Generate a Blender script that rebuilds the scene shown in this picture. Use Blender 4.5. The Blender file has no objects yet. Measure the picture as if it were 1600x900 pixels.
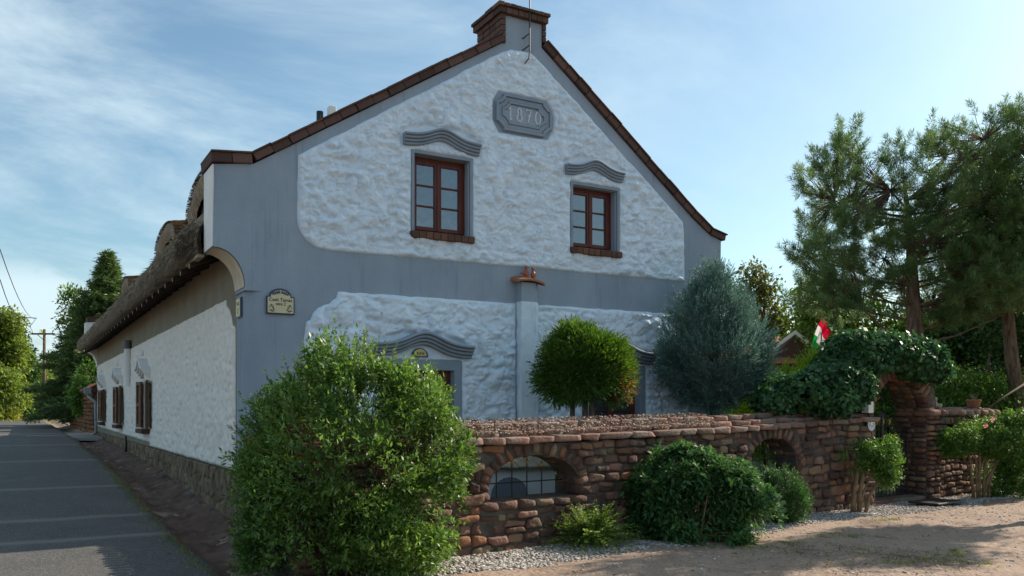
import bpy, math, random
import numpy as np
from mathutils import Vector, Matrix
from mathutils.geometry import tessellate_polygon
from math import sin, cos, pi, radians as R

random.seed(7)
rng = np.random.default_rng(11)
sc = bpy.context.scene
COL = sc.collection

# ------------------------------------------------------------------ camera
YAW = R(29.86)
CAM = (-2.59, -11.41, 1.60)
cd = bpy.data.cameras.new('camera'); cam = bpy.data.objects.new('camera', cd); COL.objects.link(cam)
cam.location = CAM; cam.rotation_euler = (R(90), 0, -YAW)
cd.sensor_width = 36; cd.lens = 36*1350/1600
cd.shift_y = (637-450)/1600
cd.clip_start = .05; cd.clip_end = 3000
sc.camera = cam

# ------------------------------------------------------------------ sky, sun, exposure
SUN_AZ, SUN_EL = R(2.2), R(34)         # measured from +x towards +y
wd = bpy.data.worlds.new('World'); sc.world = wd; wd.use_nodes = True
nt = wd.node_tree; N = nt.nodes; Lk = nt.links
for n in list(N): N.remove(n)
wout = N.new('ShaderNodeOutputWorld'); bg = N.new('ShaderNodeBackground'); sky = N.new('ShaderNodeTexSky')
sky.sky_type = 'NISHITA'; sky.sun_disc = False; sky.sun_elevation = SUN_EL; sky.sun_rotation = R(90)-SUN_AZ
sky.air_density = 1.0; sky.dust_density = 1.3; sky.ozone_density = 1.0
bg.inputs[1].default_value = 0.095
def wn(t, **k):
    n = N.new(t)
    for a, b in k.items(): setattr(n, a, b)
    return n
tc = wn('ShaderNodeTexCoord'); sep = wn('ShaderNodeSeparateXYZ'); Lk.new(tc.outputs['Generated'], sep.inputs[0])
def wm(op, a, b=None, c=None):
    n = wn('ShaderNodeMath', operation=op)
    for i, v in enumerate((a, b, c)):
        if v is None: continue
        if isinstance(v, (int, float)): n.inputs[i].default_value = v
        else: Lk.new(v, n.inputs[i])
    return n.outputs[0]
zc = wm('ADD', wm('MAXIMUM', sep.outputs[2], 0.0), 0.22)
cmb = wn('ShaderNodeCombineXYZ')
Lk.new(wm('DIVIDE', sep.outputs[0], zc), cmb.inputs[0]); Lk.new(wm('DIVIDE', sep.outputs[1], zc), cmb.inputs[1])
mp = wn('ShaderNodeMapping'); Lk.new(cmb.outputs[0], mp.inputs[0])
mp.inputs['Rotation'].default_value = (0, 0, R(52)); mp.inputs['Scale'].default_value = (1.0, 1.45, 1)
ns = wn('ShaderNodeTexNoise'); Lk.new(mp.outputs[0], ns.inputs['Vector'])
ns.inputs['Scale'].default_value = 1.25; ns.inputs['Detail'].default_value = 10; ns.inputs['Roughness'].default_value = .62; ns.inputs['Distortion'].default_value = .35
mr = wn('ShaderNodeMapRange', interpolation_type='SMOOTHSTEP'); Lk.new(ns.outputs[0], mr.inputs[0])
mr.inputs[1].default_value = .36; mr.inputs[2].default_value = .76; mr.inputs[3].default_value = 0; mr.inputs[4].default_value = .75
# thinner veil towards the right
veil = wn('ShaderNodeMapRange'); Lk.new(sep.outputs[0], veil.inputs[0])
veil.inputs[1].default_value = .25; veil.inputs[2].default_value = .75; veil.inputs[3].default_value = 1; veil.inputs[4].default_value = .3
cirrus = wm('MULTIPLY', mr.outputs[0], veil.outputs[0])
# low cumulus near the horizon
ns2 = wn('ShaderNodeTexNoise'); mp2 = wn('ShaderNodeMapping'); Lk.new(tc.outputs['Generated'], mp2.inputs[0]); mp2.inputs['Scale'].default_value = (1, 1, 2.0)
mp2.inputs['Location'].default_value = (.35, 0, .12)
Lk.new(mp2.outputs[0], ns2.inputs['Vector']); ns2.inputs['Scale'].default_value = 5.5; ns2.inputs['Detail'].default_value = 8; ns2.inputs['Roughness'].default_value = .55
band = wn('ShaderNodeMapRange', interpolation_type='SMOOTHSTEP'); Lk.new(sep.outputs[2], band.inputs[0])
band.inputs[1].default_value = .165; band.inputs[2].default_value = .12; band.inputs[3].default_value = 0; band.inputs[4].default_value = 1
lw = wn('ShaderNodeMapRange'); Lk.new(sep.outputs[0], lw.inputs[0])
lw.inputs[1].default_value = .12; lw.inputs[2].default_value = .32; lw.inputs[3].default_value = 1; lw.inputs[4].default_value = 0
cu = wn('ShaderNodeMapRange', interpolation_type='SMOOTHSTEP'); Lk.new(wm('ADD', ns2.outputs[0], wm('MULTIPLY', band.outputs[0], .14)), cu.inputs[0])
cu.inputs[1].default_value = .53; cu.inputs[2].default_value = .66; cu.inputs[3].default_value = 0; cu.inputs[4].default_value = .75
cum = wm('MULTIPLY', wm('MULTIPLY', cu.outputs[0], band.outputs[0]), lw.outputs[0])
cl = wm('MAXIMUM', cirrus, cum)
mix = wn('ShaderNodeMix', data_type='RGBA'); Lk.new(cl, mix.inputs['Factor']); Lk.new(sky.outputs[0], mix.inputs['A'])
mix.inputs['B'].default_value = (6.6, 6.5, 7.1, 1)
tint = wn('ShaderNodeMix', data_type='RGBA', blend_type='MULTIPLY'); tint.inputs['Factor'].default_value = 1; tint.inputs['B'].default_value = (.84, 1.02, 1.0, 1); Lk.new(mix.outputs['Result'], tint.inputs['A'])
Lk.new(tint.outputs['Result'], bg.inputs[0]); Lk.new(bg.outputs[0], wout.inputs[0])

sl = bpy.data.lights.new('sun', 'SUN'); so = bpy.data.objects.new('sun', sl); COL.objects.link(so)
sl.energy = 4.7; sl.angle = R(.53); sl.color = (1, .88, .73)
sd = Vector((cos(SUN_EL)*cos(SUN_AZ), cos(SUN_EL)*sin(SUN_AZ), sin(SUN_EL)))
so.rotation_euler = sd.to_track_quat('Z', 'Y').to_euler(); so.location = (20, 0, 20)
sc.view_settings.view_transform = 'Standard'; sc.view_settings.look = 'None'
sc.view_settings.exposure = 0.70; sc.view_settings.gamma = 1; sc.view_settings.use_curve_mapping = False
sc.cycles.max_bounces = 6; sc.cycles.diffuse_bounces = 3; sc.cycles.glossy_bounces = 2; sc.cycles.transmission_bounces = 4
sc.cycles.transparent_max_bounces = 8; sc.cycles.caustics_reflective = False; sc.cycles.caustics_refractive = False

# ------------------------------------------------------------------ helpers
def P(px, depth, z=0.0):
    """point on the ground plan seen from the photographer's place"""
    a = (px-800)/1350*depth
    return (CAM[0]+a*cos(YAW)+depth*sin(YAW), CAM[1]-a*sin(YAW)+depth*cos(YAW), z)

def g(y):
    return .68*(1-math.exp(-y/12)) if y > 0 else 0.0
def gv(y): return np.where(y > 0, .68*(1-np.exp(-np.maximum(y, 0)/12)), 0)

def hsh(i, j, k, s=0):
    h = (i*374761393 + j*668265263 + k*2147483647 + s*1274126177) & 0xffffffff
    h = ((h ^ (h >> 13))*1274126177) & 0xffffffff
    h = ((h ^ (h >> 16))*2246822519) & 0xffffffff
    return ((h ^ (h >> 15)) & 0xffff)/65535.0
def vn(p, s=0):
    p = np.asarray(p, float); f = np.floor(p); t = p-f; t = t*t*(3-2*t); i = f.astype(np.int64)
    r = 0
    for a in (0, 1):
        for b in (0, 1):
            for c in (0, 1):
                w = (t[..., 0] if a else 1-t[..., 0])*(t[..., 1] if b else 1-t[..., 1])*(t[..., 2] if c else 1-t[..., 2])
                r = r + w*hsh(i[..., 0]+a, i[..., 1]+b, i[..., 2]+c, s)
    return r*2-1
def fbm(p, o=4, s=0):
    r = 0; a = 1; p = np.asarray(p, float)
    for k in range(o): r = r+a*vn(p, s+k); p = p*2.03; a *= .5
    return r

def tag(o, label=None, cat=None, group=None, kind=None):
    if label: o['label'] = label
    if cat: o['category'] = cat
    if group: o['group'] = group
    if kind: o['kind'] = kind
    return o
def empty(name, loc=(0, 0, 0), rz=0, label=None, cat=None, group=None, parent=None):
    o = bpy.data.objects.new(name, None); COL.objects.link(o); o.location = loc; o.rotation_euler = (0, 0, rz)
    o.empty_display_size = .2; o.parent = parent
    return tag(o, label, cat, group)
def link(name, me, mat=None, parent=None, smooth=False):
    if mat: me.materials.append(mat)
    if smooth: me.polygons.foreach_set('use_smooth', [True]*len(me.polygons))
    o = bpy.data.objects.new(name, me); COL.objects.link(o); o.parent = parent
    return o
def mk(name, V, F, mat, parent=None, smooth=False):
    V = np.asarray(V, np.float32).reshape(-1, 3)
    me = bpy.data.meshes.new(name)
    if isinstance(F, np.ndarray):
        k = F.shape[1]; nf = len(F)
        me.vertices.add(len(V)); me.vertices.foreach_set('co', V.ravel())
        me.loops.add(nf*k); me.loops.foreach_set('vertex_index', F.astype(np.int32).ravel())
        me.polygons.add(nf); me.polygons.foreach_set('loop_start', np.arange(0, nf*k, k, dtype=np.int32))
        me.polygons.foreach_set('loop_total', np.full(nf, k, np.int32))
        me.update(calc_edges=True); me.validate()
    else:
        me.from_pydata(V.tolist(), [], [tuple(int(i) for i in f) for f in F]); me.update()
    return link(name, me, mat, parent, smooth)

class MB:
    def __init__(s): s.v = []; s.f = []
    def add(s, V, F):
        n = len(s.v); s.v += [tuple(p) for p in V]; s.f += [tuple(i+n for i in q) for q in F]; return s
    def box(s, x0, x1, y0, y1, z0, z1, M=None):
        V = [Vector(p) for p in ((x0,y0,z0),(x1,y0,z0),(x1,y1,z0),(x0,y1,z0),(x0,y0,z1),(x1,y0,z1),(x1,y1,z1),(x0,y1,z1))]
        if M is not None: V = [M @ p for p in V]
        return s.add(V, [(0,3,2,1),(4,5,6,7),(0,1,5,4),(1,2,6,5),(2,3,7,6),(3,0,4,7)])
    def prism(s, loops, y0, y1, plane='xz'):
        """polygon (with holes) in the xz or yz plane extruded between two offsets"""
        tri = tessellate_polygon([[Vector((a, b, 0)) for a, b in l] for l in loops])
        flat = [p for l in loops for p in l]; n = len(flat)
        mkp = (lambda a, b, o: (a, o, b)) if plane == 'xz' else (lambda a, b, o: (o, a, b)) if plane == 'yz' else (lambda a, b, o: (a, b, o))
        V = [mkp(a, b, y0) for a, b in flat]+[mkp(a, b, y1) for a, b in flat]
        F = [t for t in tri]+[tuple(i+n for i in reversed(t)) for t in tri]
        k = 0
        for l in loops:
            m = len(l)
            for i in range(m): F.append((k+i, k+(i+1) % m, k+(i+1) % m+n, k+i+n))
            k += m
        return s.add(V, F)
    def tube(s, pts, r, n=6, caps=True):
        pts = [Vector(p) for p in pts]; rs = r if isinstance(r, (list, tuple)) else [r]*len(pts)
        b = len(s.v); up = Vector((0, 0, 1)); prev = None
        for i, p in enumerate(pts):
            d = (pts[min(i+1, len(pts)-1)]-pts[max(i-1, 0)])
            d = d.normalized() if d.length > 1e-9 else Vector((0, 0, 1))
            if prev is None: u = d.cross(up) if abs(d.z) < .95 else d.cross(Vector((1, 0, 0)))
            else: u = prev-d*prev.dot(d)
            u.normalize(); prev = u; w = d.cross(u)
            for k in range(n):
                a = 2*pi*k/n; s.v.append(tuple(p+(u*cos(a)+w*sin(a))*rs[i]))
        for i in range(len(pts)-1):
            for k in range(n):
                s.f.append((b+i*n+k, b+i*n+(k+1) % n, b+(i+1)*n+(k+1) % n, b+(i+1)*n+k))
        if caps:
            s.f.append(tuple(b+k for k in reversed(range(n)))); s.f.append(tuple(b+(len(pts)-1)*n+k for k in range(n)))
        return s
    def lathe(s, prof, c=(0, 0, 0), n=20):
        b = len(s.v)
        for r, z in prof:
            for k in range(n):
                a = 2*pi*k/n; s.v.append((c[0]+r*cos(a), c[1]+r*sin(a), c[2]+z))
        for i in range(len(prof)-1):
            for k in range(n):
                s.f.append((b+i*n+k, b+i*n+(k+1) % n, b+(i+1)*n+(k+1) % n, b+(i+1)*n+k))
        s.f.append(tuple(b+k for k in reversed(range(n)))); s.f.append(tuple(b+(len(prof)-1)*n+k for k in range(n)))
        return s
    def build(s, name, mat, parent=None, smooth=False, bevel=0, sharp=None):
        me = bpy.data.meshes.new(name); me.from_pydata(s.v, [], s.f); me.update()
        import bmesh
        bm = bmesh.new(); bm.from_mesh(me); bmesh.ops.recalc_face_normals(bm, faces=bm.faces); bm.to_mesh(me); bm.free()
        o = link(name, me, mat, parent, smooth)
        if sharp is not None: me.set_sharp_from_angle(angle=R(sharp))
        if bevel:
            m = o.modifiers.new('bevel', 'BEVEL'); m.width = bevel; m.segments = 2; m.limit_method = 'ANGLE'; m.angle_limit = R(40)
        return o

# ------------------------------------------------------------------ materials
def mat(name, c1, c2=None, rough=.8, scale=3.0, detail=5, bump=0, bscale=20, island=False, spec=.3, trans=0, metal=0,
        mlo=.35, mhi=.65, stain=None, sscale=1.5, slo=.55, shi=.7, stretch=(1, 1, 1), isl_mix=1.0, hsv=0, bstretch=(1, 1, 1)):
    m = bpy.data.materials.new(name); m.use_nodes = True; t = m.node_tree; n = t.nodes; l = t.links
    b = n['Principled BSDF']; b.inputs['Roughness'].default_value = rough; b.inputs['Specular IOR Level'].default_value = spec
    b.inputs['Metallic'].default_value = metal
    tx = n.new('ShaderNodeTexCoord'); mpn = n.new('ShaderNodeMapping'); mpn.inputs['Scale'].default_value = stretch; l.new(tx.outputs['Object'], mpn.inputs[0])
    col = None
    c1 = (*c1, 1); c2 = (*(c2 or c1[:3]), 1)
    no = n.new('ShaderNodeTexNoise'); no.inputs['Scale'].default_value = scale; no.inputs['Detail'].default_value = detail; no.inputs['Roughness'].default_value = .6
    l.new(mpn.outputs[0], no.inputs['Vector'])
    ra = n.new('ShaderNodeMapRange'); l.new(no.outputs[0], ra.inputs[0]); ra.inputs[1].default_value = mlo; ra.inputs[2].default_value = mhi
    fac = ra.outputs[0]
    if island:
        ge = n.new('ShaderNodeNewGeometry'); mx = n.new('ShaderNodeMix'); mx.inputs[0].default_value = isl_mix*.7 if isl_mix < 1 else .72
        l.new(fac, mx.inputs[2]); l.new(ge.outputs['Random Per Island'], mx.inputs[3]); fac = mx.outputs[0]
    mc = n.new('ShaderNodeMix'); mc.data_type = 'RGBA'; l.new(fac, mc.inputs['Factor']); mc.inputs['A'].default_value = c1; mc.inputs['B'].default_value = c2
    col = mc.outputs['Result']
    if stain:
        n2 = n.new('ShaderNodeTexNoise'); n2.inputs['Scale'].default_value = sscale; n2.inputs['Detail'].default_value = 7; n2.inputs['Roughness'].default_value = .65; l.new(mpn.outputs[0], n2.inputs['Vector'])
        r2 = n.new('ShaderNodeMapRange'); l.new(n2.outputs[0], r2.inputs[0]); r2.inputs[1].default_value = slo; r2.inputs[2].default_value = shi
        m2 = n.new('ShaderNodeMix'); m2.data_type = 'RGBA'; l.new(r2.outputs[0], m2.inputs['Factor']); l.new(col, m2.inputs['A']); m2.inputs['B'].default_value = (*stain, 1); col = m2.outputs['Result']
    if hsv and island:
        hv = n.new('ShaderNodeHueSaturation'); l.new(col, hv.inputs['Color'])
        wn_ = n.new('ShaderNodeTexWhiteNoise'); wn_.noise_dimensions = '1D'; l.new(ge.outputs['Random Per Island'], wn_.inputs['W'])
        rr = n.new('ShaderNodeMapRange'); l.new(wn_.outputs[0], rr.inputs[0]); rr.inputs[3].default_value = 1-hsv; rr.inputs[4].default_value = 1+hsv
        l.new(rr.outputs[0], hv.inputs['Value']); col = hv.outputs[0]
    l.new(col, b.inputs['Base Color'])
    if bump:
        bn = n.new('ShaderNodeTexNoise'); bn.inputs['Scale'].default_value = bscale; bn.inputs['Detail'].default_value = 6
        mb = n.new('ShaderNodeMapping'); mb.inputs['Scale'].default_value = bstretch; l.new(tx.outputs['Object'], mb.inputs[0]); l.new(mb.outputs[0], bn.inputs['Vector'])
        bb = n.new('ShaderNodeBump'); bb.inputs['Strength'].default_value = 1; bb.inputs['Distance'].default_value = bump; l.new(bn.outputs[0], bb.inputs['Height']); l.new(bb.outputs[0], b.inputs['Normal'])
    if trans:
        tr = n.new('ShaderNodeBsdfTranslucent'); ms = n.new('ShaderNodeMixShader'); ms.inputs[0].default_value = trans
        hs = n.new('ShaderNodeHueSaturation'); hs.inputs['Hue'].default_value = .485; hs.inputs['Saturation'].default_value = 1.15; hs.inputs['Value'].default_value = 1.9
        l.new(col, hs.inputs['Color']); l.new(hs.outputs[0], tr.inputs['Color'])
        l.new(b.outputs[0], ms.inputs[1]); l.new(tr.outputs[0], ms.inputs[2]); l.new(ms.outputs[0], n['Material Output'].inputs[0])
    return m
def leafmat(name, c1, c2, rough=.5, trans=.35, scale=1.2, spec=.4, hsv=.4):
    c1 = tuple(v*k for v, k in zip(c1, (1.45, 1.30, 1.2))); c2 = tuple(v*k for v, k in zip(c2, (1.40, 1.27, 1.15)))
    return mat(name, c1, c2, rough=rough, scale=scale, detail=3, island=True, isl_mix=.6, trans=trans, spec=spec, hsv=hsv)

M = {}
M['blue'] = mat('blue_grey_lime_paint', (.235, .290, .355), (.305, .36, .425), rough=.85, scale=1.1, detail=8, bump=.005, bscale=30, stain=(.33, .37, .41), sscale=2.4, slo=.58, shi=.80, stretch=(1, 1, .55))
def streaks(m, col, amt, sc_=(9, 9, .7), lo=.56, hi=.78):
    t = m.node_tree; n = t.nodes; l = t.links; b = n['Principled BSDF']; src = b.inputs['Base Color'].links[0].from_socket
    tx = n.new('ShaderNodeTexCoord'); mp_ = n.new('ShaderNodeMapping'); mp_.inputs['Scale'].default_value = sc_; l.new(tx.outputs['Object'], mp_.inputs[0])
    no = n.new('ShaderNodeTexNoise'); no.inputs['Scale'].default_value = 1; no.inputs['Detail'].default_value = 7; no.inputs['Roughness'].default_value = .6; l.new(mp_.outputs[0], no.inputs['Vector'])
    g_ = n.new('ShaderNodeMapRange'); l.new(no.outputs[0], g_.inputs[0]); g_.inputs[1].default_value = lo; g_.inputs[2].default_value = hi; g_.inputs[4].default_value = amt
    mx = n.new('ShaderNodeMix'); mx.data_type = 'RGBA'; l.new(g_.outputs[0], mx.inputs['Factor']); l.new(src, mx.inputs['A']); mx.inputs['B'].default_value = (*col, 1); l.new(mx.outputs['Result'], b.inputs['Base Color'])
streaks(M['blue'], (.13, .165, .205), .6)
streaks(M['blue'], (.36, .39, .42), .5, (1.6, 1.6, 1.1), .60, .80)
M['trim'] = mat('pale_blue_moulding_paint', (.20, .25, .31), (.25, .30, .36), rough=.7, scale=3, bump=.002, bscale=40)
M['white'] = mat('rough_white_plaster', (.57, .665, .755), (.68, .77, .86), rough=.9, scale=6, detail=8, bump=.006, bscale=45)
streaks(M['white'], (.44, .47, .48), .55, (7, 7, .9), .58, .80)
M['white'].node_tree.nodes['Principled BSDF'].inputs['Specular IOR Level'].default_value = 0.0
M['white_side'] = mat('weathered_white_plaster', (.70, .68, .62), (.82, .80, .74), rough=.9, scale=9, detail=8, bump=.006, bscale=40, stain=(.38, .31, .21), sscale=14, slo=.60, shi=.76)
M['olive'] = mat('grey_beige_paint', (.19, .175, .125), (.24, .225, .17), rough=.9, scale=2, bump=.003, bscale=30)
M['cream'] = mat('cream_plaster', (.50, .43, .31), (.62, .56, .44), rough=.9, scale=4, bump=.003, bscale=30)
M['terra'] = mat('old_terracotta_tile', (.06, .036, .03), (.14, .078, .06), rough=.85, scale=9, island=True, bump=.006, bscale=40, hsv=.25, stain=(.06, .05, .045), sscale=9, slo=.56, shi=.72)
M['brick_sill'] = mat('brown_brick', (.075, .04, .028), (.15, .075, .05), rough=.85, scale=9, island=True, bump=.006, bscale=40, hsv=.25)
M['wood'] = mat('mahogany_varnished_wood', (.075, .016, .012), (.13, .03, .02), rough=.4, scale=4, stretch=(8, 8, 1), bump=.0015, bscale=30)
M['shutter'] = mat('weathered_brown_shutter_wood', (.07, .026, .012), (.15, .062, .026), rough=.6, scale=5, stretch=(9, 9, 1), bump=.003, bscale=30)
M['darkwood'] = mat('dark_beam_wood', (.02, .014, .01), (.05, .035, .025), rough=.8, scale=6, bump=.003, bscale=30)
M['palewood'] = mat('pale_rafter_end', (.26, .22, .15), (.34, .29, .21), rough=.8, scale=6)
M['thatch'] = mat('weathered_reed_thatch', (.14, .112, .08), (.50, .40, .28), rough=.95, scale=7, detail=8, stretch=(1, 8, 1), bump=.03, bscale=12, bstretch=(1, 11, 1), stain=(.24, .22, .19), sscale=5, slo=.55, shi=.75)
M['reed'] = mat('loose_thatch_reed', (.07, .055, .038), (.46, .38, .27), rough=.9, scale=3, island=True, hsv=.4)
M['mortar'] = mat('grey_brown_mortar', (.055, .047, .04), (.11, .095, .08), rough=.95, scale=8, detail=8, bump=.015, bscale=30)
M['stone'] = mat('red_brown_field_stone', (.060, .033, .027), (.20, .105, .074), rough=.9, scale=6, detail=8, island=True, bump=.016, bscale=24, hsv=.45, stain=(.20, .155, .10), sscale=3.2, slo=.54, shi=.72)
def accent(m, col, th):
    t = m.node_tree; n = t.nodes; l = t.links; b = n['Principled BSDF']; src = b.inputs['Base Color'].links[0].from_socket
    ge = n.new('ShaderNodeNewGeometry'); w = n.new('ShaderNodeTexWhiteNoise'); w.noise_dimensions = '1D'; ad = n.new('ShaderNodeMath'); ad.operation = 'MULTIPLY_ADD'; ad.inputs[1].default_value = 7.3; ad.inputs[2].default_value = th; l.new(ge.outputs['Random Per Island'], ad.inputs[0]); l.new(ad.outputs[0], w.inputs['W'])
    g_ = n.new('ShaderNodeMapRange'); l.new(w.outputs[0], g_.inputs[0]); g_.inputs[1].default_value = th; g_.inputs[2].default_value = min(1, th+.08); g_.inputs[4].default_value = .75
    mx = n.new('ShaderNodeMix'); mx.data_type = 'RGBA'; l.new(g_.outputs[0], mx.inputs['Factor']); l.new(src, mx.inputs['A']); mx.inputs['B'].default_value = (*col, 1); l.new(mx.outputs['Result'], b.inputs['Base Color'])
accent(M['stone'], (.26, .115, .055), .84); accent(M['stone'], (.26, .19, .11), .88)
M['capstone'] = mat('red_sandstone_cap', (.12, .058, .043), (.26, .14, .105), rough=.9, scale=8, detail=8, island=True, bump=.014, bscale=30, hsv=.22, stain=(.20, .175, .145), sscale=2.2, slo=.46, shi=.66)
M['plinth'] = mat('tan_plinth_stone', (.125, .092, .058), (.25, .185, .115), rough=.9, scale=5, detail=8, island=True, bump=.008, bscale=28, hsv=.22)
M['joint'] = mat('dark_joint', (.03, .024, .018), (.06, .05, .04), rough=1, scale=9, bump=.008)
M['iron'] = mat('black_wrought_iron', (.012, .012, .013), (.02, .02, .02), rough=.5, spec=.5)
M['brass'] = mat('brass_finial', (.35, .22, .07), (.45, .3, .1), rough=.4, metal=.8)
M['asphalt'] = None
M['bark'] = mat('rough_brown_bark', (.07, .05, .035), (.19, .14, .10), rough=.95, scale=5, stretch=(3, 3, .8), bump=.03, bscale=9, bstretch=(3, 3, .7))
M['stem'] = mat('tan_shrub_stem', (.14, .085, .045), (.27, .18, .10), rough=.8, scale=8, bump=.004)
M['darkstem'] = mat('dark_twig_bark', (.05, .033, .02), (.10, .07, .045), rough=.9, scale=8)
M['metalgrey'] = mat('galvanised_zinc', (.16, .18, .19), (.24, .26, .27), rough=.45, scale=5, metal=.5)
M['clay'] = mat('glazed_brown_clay', (.22, .06, .025), (.32, .10, .04), rough=.3, scale=12, spec=.6)
M['terrapot'] = mat('terracotta_pot', (.26, .10, .055), (.34, .15, .08), rough=.8, scale=6)
M['signblue'] = mat('dark_blue_enamel', (.01, .015, .06), (.012, .02, .08), rough=.3, spec=.5)
M['signcream'] = mat('cream_glazed_tile', (.52, .47, .27), (.58, .52, .33), rough=.35, scale=5, spec=.5)
M['signyellow'] = mat('yellow_glazed_tile', (.45, .38, .12), (.52, .44, .17), rough=.35, scale=5, spec=.5)
M['ink'] = mat('black_ink', (.012, .012, .025), rough=.5)
M['engrave'] = mat('pale_incised_line', (.55, .60, .66), rough=.8)
M['whitepaint'] = mat('white_paint', (.72, .72, .70), (.78, .78, .76), rough=.6, scale=4)
M['curtain'] = mat('white_lace_curtain', (.20, .21, .22), (.45, .46, .48), rough=.9, scale=9, detail=2)
M['dark'] = mat('dark_room', (.01, .01, .012), rough=1)
M['lampgrey'] = mat('grey_painted_steel', (.10, .11, .12), (.13, .14, .15), rough=.5)
def glassmat():
    m = bpy.data.materials.new('window_glass'); m.use_nodes = True; t = m.node_tree; n = t.nodes; l = t.links
    b = n['Principled BSDF']; b.inputs['Base Color'].default_value = (.05, .07, .09, 1); b.inputs['Roughness'].default_value = .03
    b.inputs['IOR'].default_value = 3.4
    tp = n.new('ShaderNodeBsdfTransparent'); tp.inputs[0].default_value = (.75, .8, .82, 1)
    ms = n.new('ShaderNodeMixShader'); ms.inputs[0].default_value = .30
    l.new(b.outputs[0], ms.inputs[1]); l.new(tp.outputs[0], ms.inputs[2]); l.new(ms.outputs[0], n['Material Output'].inputs[0])
    tx = n.new('ShaderNodeTexCoord'); no = n.new('ShaderNodeTexNoise'); no.inputs['Scale'].default_value = 3; l.new(tx.outputs['Object'], no.inputs['Vector'])
    bu = n.new('ShaderNodeBump'); bu.inputs['Distance'].default_value = .004; l.new(no.outputs[0], bu.inputs['Height']); l.new(bu.outputs[0], b.inputs['Normal'])
    return m
M['glass'] = glassmat()

# leaves
M['l_bush'] = leafmat('privet_leaf', (.028, .076, .018), (.11, .205, .052), rough=.42, spec=.5, trans=.35, hsv=.5)
M['l_droop'] = leafmat('dark_shrub_leaf', (.026, .075, .024), (.065, .145, .05), rough=.5, spec=.3)
M['l_low'] = leafmat('low_shrub_leaf', (.05, .11, .022), (.13, .20, .05), rough=.5)
M['l_small'] = leafmat('small_shrub_leaf', (.018, .06, .02), (.045, .11, .035), rough=.5)
M['l_gate'] = leafmat('gate_shrub_leaf', (.04, .10, .022), (.085, .18, .04), rough=.45)
M['l_thuja'] = leafmat('thuja_spray', (.025, .075, .012), (.075, .15, .03), rough=.6, trans=.25)
M['l_juniper'] = leafmat('blue_juniper_needle', (.048, .105, .10), (.135, .235, .22), rough=.7, trans=.15, scale=2)
M['l_ivy'] = leafmat('ivy_leaf', (.016, .055, .022), (.04, .105, .04), rough=.5, spec=.3, trans=.2)
M['l_lime'] = leafmat('bright_green_leaf', (.07, .15, .015), (.16, .26, .04), rough=.5, trans=.45)
M['l_pine'] = leafmat('pine_needle', (.045, .105, .04), (.12, .195, .075), rough=.55, trans=.25)
M['l_tree'] = leafmat('tree_leaf', (.045, .10, .018), (.10, .17, .035), rough=.5, trans=.4)
M['l_dark'] = leafmat('dark_tree_leaf', (.015, .05, .012), (.04, .09, .025), rough=.5, trans=.25)
M['l_yel'] = leafmat('yellow_green_leaf', (.09, .14, .02), (.20, .24, .05), rough=.5, trans=.45)
M['l_far'] = leafmat('roadside_leaf', (.055, .11, .022), (.13, .19, .045), rough=.6, trans=.4, scale=.3)
M['l_spruce'] = leafmat('spruce_needle', (.045, .10, .04), (.11, .175, .06), rough=.6, trans=.15, scale=.5)
M['grass'] = leafmat('grass_blade', (.06, .11, .025), (.16, .18, .06), rough=.7)

# ------------------------------------------------------------------ ground
def ditch(x):   # profile of the strip between road and house
    return np.interp(x, [-5.4, -5.0, -.98, -.93, -.72, -.42, -.12, .05, .5, 60], [0, -.03, -.03, -.045, -.15, -.15, -.03, 0, 0, 0])
def grid_mesh(name, xs, ys, zf, m, parent=None, smooth=True):
    X, Y = np.meshgrid(xs, ys); Z = zf(X, Y); V = np.stack([X, Y, Z], -1).reshape(-1, 3)
    nx, ny = len(xs), len(ys); i = np.arange((ny-1)*(nx-1)); r = i//(nx-1); c = i % (nx-1); a = r*nx+c
    return mk(name, V, np.stack([a, a+1, a+nx+1, a+nx], 1), m, parent, smooth)

def groundmat():
    m = mat('sandy_dirt', (.25, .175, .132), (.37, .278, .215), rough=.95, scale=1.1, detail=9, bump=.03, bscale=18, stain=(.16, .11, .08), sscale=1.1, slo=.48, shi=.66)
    t = m.node_tree; n = t.nodes; l = t.links; b = n['Principled BSDF']
    src = b.inputs['Base Color'].links[0].from_socket
    tx = n.new('ShaderNodeTexCoord')
    vo = n.new('ShaderNodeTexVoronoi'); vo.inputs['Scale'].default_value = 26; vo.inputs['Randomness'].default_value = 1; l.new(tx.outputs['Object'], vo.inputs['Vector'])
    vr = n.new('ShaderNodeMapRange'); l.new(vo.outputs['Distance'], vr.inputs[0]); vr.inputs[1].default_value = .18; vr.inputs[2].default_value = .12
    gt = n.new('ShaderNodeSeparateColor'); l.new(vo.outputs['Color'], gt.inputs[0])
    th = n.new('ShaderNodeMath'); th.operation = 'GREATER_THAN'; th.inputs[1].default_value = .72; l.new(gt.outputs[0], th.inputs[0])
    mu = n.new('ShaderNodeMath'); mu.operation = 'MULTIPLY'; l.new(vr.outputs[0], mu.inputs[0]); l.new(th.outputs[0], mu.inputs[1])
    mu2 = n.new('ShaderNodeMath'); mu2.operation = 'MULTIPLY'; mu2.inputs[1].default_value = .7; l.new(mu.outputs[0], mu2.inputs[0])
    mx = n.new('ShaderNodeMix'); mx.data_type = 'RGBA'; l.new(mu2.outputs[0], mx.inputs['Factor']); l.new(src, mx.inputs['A']); mx.inputs['B'].default_value = (.38, .31, .25, 1)
    l.new(mx.outputs['Result'], b.inputs['Base Color'])
    return m
M['dirt'] = groundmat()
def dirtlump(X, Y):
    q = np.stack([X*1.6, Y*1.6, X*0], -1)
    return .018*fbm(q, 4, 5)+.006*vn(q*6, 9)
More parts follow.
